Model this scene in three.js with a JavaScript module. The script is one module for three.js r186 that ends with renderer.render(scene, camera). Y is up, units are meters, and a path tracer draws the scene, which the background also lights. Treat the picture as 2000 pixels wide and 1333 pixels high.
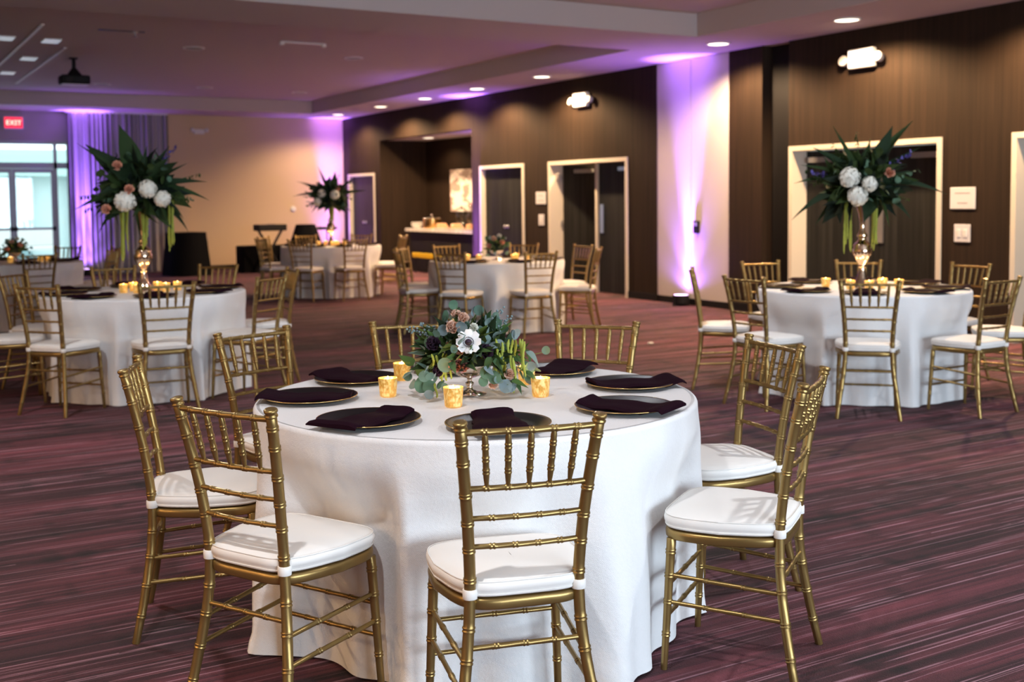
import * as THREE from 'three';
import { mergeGeometries } from 'three/addons/utils/BufferGeometryUtils.js';
import { RectAreaLightUniformsLib } from 'three/addons/lights/RectAreaLightUniformsLib.js';
import { RoundedBoxGeometry } from 'three/addons/geometries/RoundedBoxGeometry.js';

RectAreaLightUniformsLib.init();
const scene = new THREE.Scene();
const V = (x, y, z) => new THREE.Vector3(x, y, z);
const PI = Math.PI, D2R = PI / 180;

// ------------------------------------------------------------------ camera
const camera = new THREE.PerspectiveCamera(2 * Math.atan(666.5 / 2220) / D2R, 2000 / 1333, 0.05, 200);
{
  const ya = 0.5276, pi = 0.063, ro = -0.0105;
  const fw = V(Math.sin(ya) * Math.cos(pi), -Math.sin(pi), -Math.cos(ya) * Math.cos(pi));
  const r = V(Math.cos(ya), 0, Math.sin(ya)), u = r.clone().cross(fw);
  const r2 = r.clone().multiplyScalar(Math.cos(ro)).addScaledVector(u, Math.sin(ro));
  const u2 = r2.clone().cross(fw);
  camera.matrixAutoUpdate = true;
  camera.position.set(0, 1.453, 0);
  camera.quaternion.setFromRotationMatrix(new THREE.Matrix4().makeBasis(r2, u2, fw.clone().negate()));
  camera.setViewOffset(2000, 1333, 0, 137.3, 2000, 1333);
  camera.focus = 3.35;
  camera.userData.fStop = 3.5;
}
// ------------------------------------------------------------------ sky, exposure
scene.background = new THREE.Color().setRGB(0.80, 0.96, 1.0);
scene.backgroundIntensity = 3.2;
const renderer = new THREE.WebGLRenderer({ antialias: true });
renderer.toneMapping = THREE.LinearToneMapping;
renderer.toneMappingExposure = 1.0;
renderer.shadowMap.enabled = true;

const PURPLE = new THREE.Color().setRGB(0.33, 0.14, 1.0);
const NEUTRAL = new THREE.Color().setRGB(0.93, 0.95, 1.0);
const WARM = new THREE.Color().setRGB(1.0, 0.66, 0.36);
const DAY = new THREE.Color().setRGB(0.70, 0.85, 1.0);
const WIN_L = 17, DOWN_I = 44, LEFT_I = 30, UP_I = 420, OVER_I = 22, CANDLE_I = 0.05;

// daylight panes: [centre, width, height, facing]; windows themselves are built below
const dayWindows = [
  { x: 2.2, z: 4.9, w: 2.8, h: 2.2, y: 1.5 },
  { x: 5.6, z: 4.9, w: 2.8, h: 2.2, y: 1.5 },
];
for (const w of dayWindows) {
  const l = new THREE.RectAreaLight(DAY, WIN_L, w.w, w.h);
  l.position.set(w.x, w.y, w.z - 0.08);
  l.lookAt(w.x, w.y, w.z - 5);
  scene.add(l);
}

// ------------------------------------------------------------------ helpers
function rng(seed) { let s = seed >>> 0; return () => { s = (s + 0x6D2B79F5) >>> 0; let t = s; t = Math.imul(t ^ (t >>> 15), t | 1); t ^= t + Math.imul(t ^ (t >>> 7), t | 61); return ((t ^ (t >>> 14)) >>> 0) / 4294967296; }; }
const smooth = (a, b, x) => { const t = Math.min(1, Math.max(0, (x - a) / (b - a))); return t * t * (3 - 2 * t); };
const taken = new Map();
function numbered(n) { const k = taken.get(n) || 0; taken.set(n, k + 1); return k ? n + '_' + String(k).padStart(3, '0') : n; }
function shadowed(o) { o.traverse((c) => { if (c.isMesh) { c.castShadow = true; c.receiveShadow = true; } }); }
function mesh(name, geo, mat, parent) {
  const g = Array.isArray(geo) ? merge(geo) : geo;
  const m = new THREE.Mesh(g, mat); m.name = name; m.castShadow = m.receiveShadow = true;
  if (parent) parent.add(m);
  return m;
}
function merge(list) {
  const l = list.map((g) => { const h = g.index ? g.toNonIndexed() : g; for (const k of Object.keys(h.attributes)) if (!['position', 'normal', 'uv'].includes(k)) h.deleteAttribute(k); return h; });
  return l.length === 1 ? l[0] : mergeGeometries(l);
}
function thing(name, label, category, pos = [0, 0, 0], turn = 0, group) {
  const o = new THREE.Group(); o.name = numbered(name); o.position.set(...pos); o.rotation.y = turn;
  o.userData = { label, category }; if (group) o.userData.group = group;
  scene.add(o); return o;
}
function tagMesh(name, geo, mat, label, category, pos, turn = 0, group) {
  const m = mesh(numbered(name), geo, mat); if (pos) m.position.set(...pos); m.rotation.y = turn;
  m.userData = { label, category }; if (group) m.userData.group = group; scene.add(m); return m;
}
function struct(name) { const o = new THREE.Group(); o.name = numbered(name); o.userData = { kind: 'structure' }; scene.add(o); return o; }
function copyOf(o, label, pos, turn, group) {
  const c = o.clone(); c.name = numbered(o.name.replace(/_\d{3}$/, '')); c.userData = { label, category: o.userData.category };
  if (group) c.userData.group = group;
  c.position.set(...pos); c.rotation.y = turn; scene.add(c); return c;
}
// axis-aligned box with uv in metres
function box(x0, x1, y0, y1, z0, z1) {
  const g = new THREE.BoxGeometry(x1 - x0, y1 - y0, z1 - z0); g.translate((x0 + x1) / 2, (y0 + y1) / 2, (z0 + z1) / 2);
  const p = g.attributes.position, n = g.attributes.normal, uv = g.attributes.uv;
  for (let i = 0; i < p.count; i++) {
    if (Math.abs(n.getX(i)) > 0.5) uv.setXY(i, p.getZ(i), p.getY(i));
    else if (Math.abs(n.getY(i)) > 0.5) uv.setXY(i, p.getX(i), p.getZ(i));
    else uv.setXY(i, p.getX(i), p.getY(i));
  }
  return g;
}
function rbox(w, h, d, r, x = 0, y = 0, z = 0) { const g = new RoundedBoxGeometry(w, h, d, 2, r); g.translate(x, y, z); return g; }
function lathe(pts, seg = 24) { return new THREE.LatheGeometry(pts.map(([r, y]) => new THREE.Vector2(r, y)), seg); }
// tube of varying radius along points
function tube(pts, radii, seg = 10, caps = true) {
  const n = pts.length, pos = [], uv = [], idx = [];
  let nrm = null; const T = [];
  for (let i = 0; i < n; i++) T.push(pts[Math.min(n - 1, i + 1)].clone().sub(pts[Math.max(0, i - 1)]).normalize());
  let len = 0;
  for (let i = 0; i < n; i++) {
    if (!nrm) { nrm = Math.abs(T[0].y) < 0.9 ? V(0, 1, 0) : V(1, 0, 0); }
    nrm = nrm.clone().addScaledVector(T[i], -nrm.dot(T[i])).normalize();
    const b = T[i].clone().cross(nrm);
    if (i) len += pts[i].distanceTo(pts[i - 1]);
    for (let j = 0; j <= seg; j++) {
      const a = j / seg * 2 * PI, c = Math.cos(a) * radii[i], s = Math.sin(a) * radii[i];
      pos.push(pts[i].x + nrm.x * c + b.x * s, pts[i].y + nrm.y * c + b.y * s, pts[i].z + nrm.z * c + b.z * s);
      uv.push(j / seg, len);
    }
  }
  for (let i = 0; i < n - 1; i++) for (let j = 0; j < seg; j++) { const a = i * (seg + 1) + j, b = a + seg + 1; idx.push(a, b, a + 1, b, b + 1, a + 1); }
  if (caps) for (const e of [0, n - 1]) {
    const c = pos.length / 3; pos.push(pts[e].x, pts[e].y, pts[e].z); uv.push(0.5, 0);
    for (let j = 0; j < seg; j++) { const a = e * (seg + 1) + j; e ? idx.push(c, a + 1, a) : idx.push(c, a, a + 1); }
  }
  // orientation: flip so that faces point outward
  for (let k = 0; k < idx.length; k += 3) { const t = idx[k + 1]; idx[k + 1] = idx[k + 2]; idx[k + 2] = t; }
  const g = new THREE.BufferGeometry(); g.setAttribute('position', new THREE.Float32BufferAttribute(pos, 3)); g.setAttribute('uv', new THREE.Float32BufferAttribute(uv, 2)); g.setIndex(idx); g.computeVertexNormals();
  return g;
}
// turned rod: curve(s 0..1)->Vector3, base radius fn(s), node rings at given s
function turned(curve, length, rad, rings, delta, seg = 10, base = 8, caps = true) {
  const S = new Map(); const put = (s, e) => { if (s >= 0 && s <= 1) S.set(s, e); };
  for (let i = 0; i <= base; i++) put(i / base, 0);
  for (const c of rings) for (const [o, e] of [[-8, 0], [-6.5, 1], [-3.2, 1], [-1.8, 0.1], [1.8, 0.1], [3.2, 1], [6.5, 1], [8, 0]]) put(c + o * 0.001 / length, e);
  const ss = [...S.keys()].sort((a, b) => a - b);
  const clean = []; for (const s of ss) { const near = rings.some((c) => Math.abs(s - c) * length < 0.0085); if (S.get(s) === 0 && near && Math.abs(Math.min(...rings.map((c) => Math.abs(Math.abs(s - c) * length - 0.008)))) > 1e-6) continue; clean.push(s); }
  return tube(clean.map(curve), clean.map((s) => rad(s) + delta * S.get(s)), seg, caps);
}
const bez = (pts) => { const c = new THREE.CatmullRomCurve3(pts, false, 'centripetal'); return (s) => c.getPointAt(Math.min(1, Math.max(0, s))); };

// ------------------------------------------------------------------ textures
function tex(w, h, f, srgb = true) {
  const d = new Uint8Array(w * h * 4);
  for (let y = 0; y < h; y++) for (let x = 0; x < w; x++) { const c = f(x, y), o = (y * w + x) * 4; d[o] = c[0]; d[o + 1] = c[1]; d[o + 2] = c[2]; d[o + 3] = 255; }
  const t = new THREE.DataTexture(d, w, h); t.wrapS = t.wrapT = THREE.RepeatWrapping; t.magFilter = THREE.LinearFilter; t.minFilter = THREE.LinearMipmapLinearFilter; t.generateMipmaps = true; t.needsUpdate = true;
  if (srgb) t.colorSpace = THREE.SRGBColorSpace; return t;
}
function lattice(nx, ny, seed) {
  const r = rng(seed), a = new Float32Array(nx * ny); for (let i = 0; i < a.length; i++) a[i] = r();
  return (u, v) => { const x = u * nx, y = v * ny, xi = Math.floor(x), yi = Math.floor(y); let fx = x - xi, fy = y - yi; fx = fx * fx * (3 - 2 * fx); fy = fy * fy * (3 - 2 * fy);
    const x0 = xi % nx, x1 = (xi + 1) % nx, y0 = (yi % ny) * nx, y1 = ((yi + 1) % ny) * nx;
    return (a[y0 + x0] * (1 - fx) + a[y0 + x1] * fx) * (1 - fy) + (a[y1 + x0] * (1 - fx) + a[y1 + x1] * fx) * fy; };
}
const clamp8 = (v) => Math.max(0, Math.min(255, v));

// carpet: dyed yarn streaks running across the room
const carpetTex = (() => {
  const W = 2048, H = 2048; // 8 m by 6 m
  const b1 = lattice(4, 26, 1), b2 = lattice(8, 110, 2), b3 = lattice(20, 420, 3), mo = lattice(44, 34, 4), mo2 = lattice(120, 90, 5);
  const line = new Float32Array(W * H), r = rng(77);
  for (let k = 0; k < 5200; k++) {
    const y = Math.floor(r() * H), x0 = Math.floor(r() * W), len = 50 + Math.floor(r() * r() * 420), th = 1 + Math.floor(r() * 2.4), s = 0.25 + r() * 0.75, sg = r() < 0.6 ? 1 : -0.8;
    for (let j = 0; j < th; j++) for (let i = 0; i < len; i++) line[((y + j) % H) * W + (x0 + i) % W] = s * sg * Math.min(1, i / 20, (len - i) / 20);
  }
  const g = rng(5);
  return tex(W, H, (x, y) => {
    const u = x / W, v = y / H, m = mo(u, v) * 0.6 + mo2(u, v) * 0.4;
    let k = 0.55 * (b1(u, v) - 0.5) + 0.75 * (b2(u, v) - 0.5) + 0.5 * (b3(u, v) - 0.5) - 0.30 * smooth(0.6, 0.85, m) + (g() - 0.5) * 0.16;
    const l = line[y * W + x];
    const base = 1 + 0.95 * k;
    let R = 72 * base, G = 35 * base, B = 41 * base;
    if (l > 0) { R += (190 - R) * l * 0.72; G += (150 - G) * l * 0.72; B += (162 - B) * l * 0.72; } else if (l < 0) { R += (44 - R) * -l * 0.7; G += (20 - G) * -l * 0.7; B += (30 - B) * -l * 0.7; }
    return [clamp8(R), clamp8(G), clamp8(B)];
  });
})();
carpetTex.repeat.set(1 / 8, 1 / 6);
const pileBump = (() => { const r = rng(9); return tex(256, 256, () => { const v = 90 + r() * 130; return [v, v, v]; }, false); })(); pileBump.repeat.set(2.5, 2.5);
// dark wood wallcovering, vertical grain
const grainTex = (() => {
  const a = lattice(64, 3, 11), b = lattice(220, 5, 12), c = lattice(12, 2, 13), g = rng(14);
  return tex(1024, 512, (x, y) => { const u = x / 1024, v = y / 512; const k = 1 + 0.14 * (a(u, v) - 0.5) + 0.22 * (b(u, v) - 0.5) + 0.1 * (c(u, v) - 0.5) + (g() - 0.5) * 0.06; return [clamp8(46 * k), clamp8(35 * k), clamp8(27 * k)]; });
})(); grainTex.repeat.set(1 / 1.6, 1 / 2.4);
const doorTex = (() => {
  const a = lattice(30, 2, 21), b = lattice(120, 4, 22), g = rng(23);
  return tex(512, 512, (x, y) => { const u = x / 512, v = y / 512; const k = 1 + 0.5 * (a(u, v) - 0.5) + 0.3 * (b(u, v) - 0.5) + (g() - 0.5) * 0.05; return [clamp8(36 * k), clamp8(36 * k), clamp8(35 * k)]; });
})(); doorTex.repeat.set(1 / 0.95, 1 / 2.1);
const weaveBump = (() => { const r = rng(31), n = lattice(40, 40, 32), n2 = lattice(7, 5, 33); return tex(256, 256, (x, y) => { const v = 128 + 50 * Math.sin(x * PI / 2) * Math.sin(y * PI / 2) + (r() - 0.5) * 60 + 50 * (n(x / 256, y / 256) - 0.5) + 110 * (n2(x / 256, y / 256) - 0.5); return [clamp8(v), clamp8(v), clamp8(v)]; }, false); })(); weaveBump.repeat.set(3, 3);
const plasterBump = (() => { const n = lattice(60, 60, 41), r = rng(42); return tex(256, 256, (x, y) => { const v = 110 + 60 * n(x / 256, y / 256) + r() * 50; return [v, v, v]; }, false); })(); plasterBump.repeat.set(1.5, 1.5);
const mercuryTex = (() => { const n = lattice(14, 18, 51), m = lattice(50, 60, 52); return tex(128, 128, (x, y) => { const k = n(x / 128, y / 128) * 0.5 + m(x / 128, y / 128) * 0.5; const s = smooth(0.35, 0.7, k); return [clamp8(205 + 45 * s), clamp8(150 + 70 * s), clamp8(70 + 80 * s)]; }); })();
const mercuryGlow = (() => { const n = lattice(10, 14, 53), m = lattice(40, 44, 54); return tex(128, 128, (x, y) => { const k = n(x / 128, y / 128) * 0.5 + m(x / 128, y / 128) * 0.5; const s = 0.66 + 0.34 * smooth(0.32, 0.68, k); return [clamp8(255 * s), clamp8(188 * s), clamp8(92 * s * s)]; }); })();
const marbleTex = (() => { const n = lattice(6, 6, 61), m = lattice(24, 24, 62); return tex(256, 256, (x, y) => { const k = Math.abs(Math.sin((x / 256 * 3 + 2 * n(x / 256, y / 256) + m(x / 256, y / 256)) * PI)); const v = 205 + 40 * k; return [v, v - 3, v - 10]; }); })();
const paintingTex = (() => { const n = lattice(5, 7, 65), m = lattice(11, 16, 66), q = lattice(30, 40, 67); return tex(256, 320, (x, y) => { const u = x / 256, v = y / 320; const k = n(u, v) * 0.5 + m(u, v) * 0.35 + q(u, v) * 0.15; const s = smooth(0.42, 0.58, k); const w = smooth(0.5, 0.7, m(v, u)); return [clamp8(165 + 75 * s), clamp8(146 + 86 * s - 12 * w), clamp8(134 + 88 * s)]; }); })();

// ------------------------------------------------------------------ materials
const M = {};
const std = (o) => new THREE.MeshStandardMaterial(o), phy = (o) => new THREE.MeshPhysicalMaterial(o);
const lin = (r, g, b) => new THREE.Color().setRGB(r, g, b);
M.carpet = std({ map: carpetTex, roughness: 0.95, bumpMap: pileBump, bumpScale: 0.004 });
M.ceil = std({ color: lin(0.50, 0.43, 0.42), roughness: 0.9, bumpMap: plasterBump, bumpScale: 0.0006 });
M.wallDark = phy({ map: grainTex, roughness: 0.75, specularIntensity: 0.25 });
M.wallBeige = std({ color: lin(0.62, 0.47, 0.31), roughness: 0.9, bumpMap: plasterBump, bumpScale: 0.0006 });
M.wallLilac = std({ color: lin(0.42, 0.36, 0.38), roughness: 0.9 });
M.panel = std({ color: lin(0.60, 0.55, 0.52), roughness: 0.6 });
M.black = phy({ color: lin(0.010, 0.009, 0.010), roughness: 0.6, specularIntensity: 0.4 });
M.blackCloth = phy({ color: lin(0.005, 0.005, 0.006), roughness: 0.95, specularIntensity: 0.15, bumpMap: weaveBump, bumpScale: 0.001 });
M.frame = std({ color: lin(0.66, 0.60, 0.50), roughness: 0.5 });
M.door = phy({ map: doorTex, roughness: 0.5, specularIntensity: 0.4 });
M.steel = std({ color: lin(0.6, 0.6, 0.62), metalness: 0.9, roughness: 0.3 });
M.alu = std({ color: lin(0.34, 0.32, 0.38), metalness: 0.4, roughness: 0.45 });
M.white = std({ color: lin(0.75, 0.74, 0.72), roughness: 0.5 });
M.cloth = std({ color: lin(0.78, 0.77, 0.76), roughness: 0.85, bumpMap: weaveBump, bumpScale: 0.0026 });
M.cushion = std({ color: lin(0.80, 0.77, 0.72), roughness: 0.7 });
M.strap = std({ color: lin(0.80, 0.77, 0.72), roughness: 0.7 });
M.gold = std({ color: lin(0.32, 0.212, 0.074), metalness: 0.82, roughness: 0.34 });
M.plate = phy({ color: lin(0.010, 0.007, 0.008), roughness: 0.35, specularIntensity: 0.18 });
M.plateRim = std({ color: lin(0.62, 0.42, 0.16), metalness: 1, roughness: 0.25 });
M.napkin = phy({ color: lin(0.014, 0.0035, 0.008), roughness: 0.95, specularIntensity: 0.1, bumpMap: weaveBump, bumpScale: 0.001 });
M.votive = std({ map: mercuryTex, metalness: 0.35, roughness: 0.3, emissiveMap: mercuryGlow, emissive: lin(1, 1, 1), emissiveIntensity: 0.42 });
M.wax = std({ color: lin(0.85, 0.75, 0.55), roughness: 0.6, emissive: lin(1.0, 0.70, 0.32), emissiveIntensity: 2.4 });
M.flame = std({ color: lin(1, 0.8, 0.4), emissive: lin(1, 0.72, 0.34), emissiveIntensity: 9 });
M.goldVase = std({ color: lin(0.86, 0.66, 0.46), metalness: 1, roughness: 0.10 });
M.silver = std({ color: lin(0.80, 0.72, 0.66), metalness: 1, roughness: 0.13 });
M.glass = phy({ color: lin(0.95, 0.98, 0.98), roughness: 0.02, transmission: 1, thickness: 0, ior: 1.45 });
M.lens = std({ color: lin(1, 0.95, 0.85), emissive: lin(1.0, 0.85, 0.62), emissiveIntensity: 5 });
M.trimRing = std({ color: lin(0.75, 0.73, 0.7), roughness: 0.4 });
M.lensOff = std({ color: lin(0.10, 0.09, 0.09), roughness: 0.4 });
const leafy = (r, g, b, t = 0.2) => phy({ color: lin(r, g, b), roughness: 0.75, specularIntensity: 0.5, transmission: t, thickness: 0, side: THREE.DoubleSide });
M.euca = [leafy(0.13, 0.22, 0.17), leafy(0.19, 0.27, 0.24), leafy(0.10, 0.19, 0.12), leafy(0.22, 0.29, 0.30)];
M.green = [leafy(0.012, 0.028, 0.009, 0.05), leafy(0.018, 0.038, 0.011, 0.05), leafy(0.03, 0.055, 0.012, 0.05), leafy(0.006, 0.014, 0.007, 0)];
M.fresh = [leafy(0.06, 0.12, 0.025), leafy(0.12, 0.17, 0.03), leafy(0.04, 0.09, 0.03)];
M.bladeG = [leafy(0.012, 0.03, 0.010, 0.05), leafy(0.022, 0.05, 0.012, 0.1)];
M.amar = std({ color: lin(0.30, 0.34, 0.05), roughness: 0.9 });
M.peach = phy({ color: lin(0.72, 0.36, 0.24), roughness: 0.7, side: THREE.DoubleSide });
M.blush = phy({ color: lin(0.70, 0.46, 0.34), roughness: 0.7, side: THREE.DoubleSide });
M.mauve = phy({ color: lin(0.42, 0.20, 0.17), roughness: 0.7, side: THREE.DoubleSide });
M.cream = phy({ color: lin(0.80, 0.79, 0.70), roughness: 0.75, side: THREE.DoubleSide });
M.petalW = phy({ color: lin(0.80, 0.78, 0.76), roughness: 0.7, side: THREE.DoubleSide });
M.plum = phy({ color: lin(0.035, 0.012, 0.03), roughness: 0.7, side: THREE.DoubleSide });
M.blue = phy({ color: lin(0.10, 0.08, 0.32), roughness: 0.7, side: THREE.DoubleSide });
M.stem = std({ color: lin(0.07, 0.12, 0.03), roughness: 0.8 });
M.curtain = phy({ color: lin(0.36, 0.34, 0.35), roughness: 0.9, side: THREE.DoubleSide });

// ------------------------------------------------------------------ room shell
const XW = 9.76, ZB = -24.31, H = 3.298, HC = 3.56, XL = -5.6, ZF = 5.0;
{
  const f = struct('floor');
  mesh('carpet', box(XL - 0.3, XW + 1.4, -0.15, 0, ZB - 0.4, ZF + 0.4), M.carpet, f);
}
{
  const c = struct('ceiling');
  const slab = (name, x0, x1, y0, y1, z0, z1) => mesh(name, box(x0, x1, y0, y1, z0, z1), M.ceil, c);
  slab('ceiling_slab', XL - 0.3, XW + 1.4, HC, HC + 0.2, ZB - 0.4, ZF + 0.4);
  slab('side_soffit', 8.53, XW + 0.2, H, HC, ZB - 0.3, ZF + 0.3);
  slab('side_soffit', XL - 0.3, -4.4, H, HC, ZB - 0.3, ZF + 0.3);
  slab('end_soffit', -4.4, 8.53, H, HC, ZB - 0.3, -22.93);
  slab('cross_beam', -4.4, 8.53, H, HC, -11.64, -10.35);
  slab('end_soffit', -4.4, 8.53, H, HC, 3.6, ZF + 0.3);
  // slender grooved strips on the far coffer
  for (const [x, z0, z1] of [[2.06, -18.9, -14.4], [2.62, -21.6, -16.4]]) mesh('ceiling_strip', box(x - 0.022, x + 0.022, HC - 0.012, HC, z0, z1), M.white, c);
}
// right wall with openings (z increases toward the camera)
const DOOR_H = 2.045, FR = 0.055;
const openings = [ // z0 (far), z1 (near), top
  { n: 1, z0: -24.0, z1: -22.53, top: DOOR_H }, { n: 0, z0: -22.25, z1: -18.16, top: 2.72 },
  { n: 2, z0: -17.84, z1: -16.31, top: DOOR_H }, { n: 3, z0: -15.54, z1: -13.39, top: DOOR_H },
  { n: 4, z0: -10.12, z1: -7.92, top: DOOR_H }, { n: 5, z0: -7.10, z1: -4.95, top: DOOR_H },
];
{
  const w = struct('wall_right');
  let z = ZB; const T = 0.16;
  const seg = (z0, z1, y0, y1, m = M.wallDark) => mesh('wall_panel', box(XW, XW + T, y0, y1, z0, z1), m, w);
  for (const o of openings) {
    if (o.n === 4) { // special run: dark bay, partition panels, pilaster, dark recess
      seg(z, -12.72, 0, H);
      seg(-11.21, -10.60, 0, H);
      mesh('recess_back', box(XW + T, XW + T + 0.05, 0, H, -10.62, -10.08), M.black, w);
      z = o.z0; seg(-10.14, o.z0, 0, H);
    } else seg(z, o.z0, 0, H);
    seg(o.z0, o.z1, o.top, H);
    z = o.z1;
  }
  seg(z, ZF + 0.2, 0, H);
}
{ // pale folding partition panels between the dark bays
  const t = struct('trim_1');
  mesh('partition_panel', box(XW + 0.01, XW + 0.12, 0.09, H - 0.01, -12.715, -11.99), M.panel, t);
  mesh('partition_panel', box(XW + 0.01, XW + 0.12, 0.09, H - 0.01, -11.975, -11.215), M.panel, t);
  mesh('panel_back', box(XW + 0.12, XW + 0.16, 0, H, -12.72, -11.21), M.black, t);
  mesh('panel_foot', box(XW + 0.005, XW + 0.12, 0, 0.088, -12.715, -11.215), M.black, t);
}
{ // baseboard
  const b = struct('baseboard_right');
  for (const [a, c] of [[-16.31, -15.54], [-13.39, -12.72], [-11.21, -10.6], [-7.92, -7.1], [-4.95, ZF], [-18.16, -17.84], [-22.53, -22.25]]) mesh('baseboard', box(XW - 0.012, XW, 0, 0.1, a, c), M.black, b);
  const b2 = struct('baseboard_back'); mesh('baseboard', box(5.9, XW - 0.012, 0, 0.1, ZB, ZB + 0.012), M.black, b2);
}
// niche behind the right wall
{
  const n = struct('wall_niche');
  const X0 = XW + 0.16, X1 = 10.85;
  mesh('wall_panel', box(X0, X1, 0, 2.72, -22.40, -22.25), M.wallDark, n);
  mesh('wall_panel', box(X0, X1, 0, 2.72, -18.16, -18.01), M.wallDark, n);
  mesh('wall_panel', box(X1, X1 + 0.12, 0, 2.72, -22.40, -18.01), M.wallDark, n);
  mesh('niche_ceiling', box(X0, X1 + 0.12, 2.72, 2.80, -22.40, -18.01), M.ceil, n);
}
// doors
function doorFrame(o) {
  const d = struct('door_' + o.n);
  const x0 = XW - 0.02, x1 = XW + (o.n > 2 ? 0.30 : 0.14);
  mesh('door_frame', [box(x0, x1, 0, DOOR_H, o.z0, o.z0 + FR), box(x0, x1, 0, DOOR_H, o.z1 - FR, o.z1), box(x0, x1, DOOR_H - FR, DOOR_H, o.z0 + FR, o.z1 - FR)], M.frame, d);
  return d;
}
function leaf(parent, z0, z1, x = XW + 0.09) { return mesh('door_leaf', box(x, x + 0.045, 0.012, DOOR_H - FR - 0.004, z0, z1), M.door, parent); }
for (const o of openings) if (o.n) {
  const d = doorFrame(o), a = o.z0 + FR + 0.004, b = o.z1 - FR - 0.004, mid = (a + b) / 2;
  if (o.n === 1 || o.n === 2) {
    const l = leaf(d, a, b, XW + 0.075);
    const k = lathe([[0, 0], [0.03, 0.002], [0.03, 0.012], [0.012, 0.02], [0.012, 0.045], [0.028, 0.055], [0.03, 0.075], [0.02, 0.088], [0, 0.09]], 14); k.rotateZ(PI / 2); k.translate(XW + 0.075, 0.98, b - 0.62);
    mesh('door_knob', k, M.steel, l);
  } else if (o.n === 3) {
    const l = leaf(d, mid + 0.02, b, XW + 0.22);
    mesh('pull_plate', box(XW + 0.205, XW + 0.22, 0.92, 1.36, mid + 0.06, mid + 0.15), M.steel, l);
    mesh('door_closer', box(XW + 0.16, XW + 0.22, DOOR_H - FR - 0.13, DOOR_H - FR - 0.075, b - 0.42, b - 0.08), M.steel, l);
    mesh('mullion', box(XW + 0.18, XW + 0.27, 0, DOOR_H - FR, mid - 0.03, mid + 0.016), M.frame, d);
    // vestibule behind the open leaf
    mesh('vestibule_wall', [box(XW + 1.25, XW + 1.31, 0, 2.3, o.z0 - 0.15, o.z1 + 0.1), box(XW + 0.16, XW + 1.25, 0, 2.3, o.z0 - 0.16, o.z0 - 0.02), box(XW + 0.16, XW + 1.25, 0, 2.3, o.z1, o.z1 + 0.1), box(XW + 0.16, XW + 1.31, 2.3, 2.36, o.z0 - 0.1, o.z1 + 0.1)], M.wallDark, d);
    const w = mid - 0.03 - a, g = box(0, w, 0.012, DOOR_H - FR - 0.004, -0.022, 0.022); g.rotateY(-1.2); g.translate(XW + 0.24, 0, a + 0.02);
    const op = mesh('door_leaf', g, M.door, d);
    const pb = box(w * 0.86, w * 0.94, 0.92, 1.36, 0.022, 0.034); pb.rotateY(-1.2); pb.translate(XW + 0.24, 0, a + 0.02); mesh('pull_plate', pb, M.steel, op);
    const cl = box(w * 0.25, w * 0.62, DOOR_H - 0.19, DOOR_H - 0.13, 0.022, 0.08); cl.rotateY(-1.2); cl.translate(XW + 0.24, 0, a + 0.02); mesh('door_closer', cl, M.steel, op);
    for (const y of [0.3, 1.05, 1.78]) mesh('hinge', box(XW + 0.18, XW + 0.21, y - 0.05, y + 0.05, a - 0.004, a + 0.02), M.steel, d);
  } else {
    for (const [s, e, q] of [[a, mid - 0.002, -1], [mid + 0.002, b, 1]]) {
      const l = leaf(d, s, e, XW + 0.22);
      const pz = q < 0 ? e - 0.14 : s + 0.06;
      mesh('pull_plate', box(XW + 0.205, XW + 0.22, 0.92, 1.36, pz, pz + 0.08), M.steel, l);
      const cz = q < 0 ? s + 0.08 : e - 0.48;
      mesh('door_closer', box(XW + 0.155, XW + 0.22, DOOR_H - FR - 0.14, DOOR_H - FR - 0.08, cz, cz + 0.4), M.steel, l);
    }
  }
}
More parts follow.
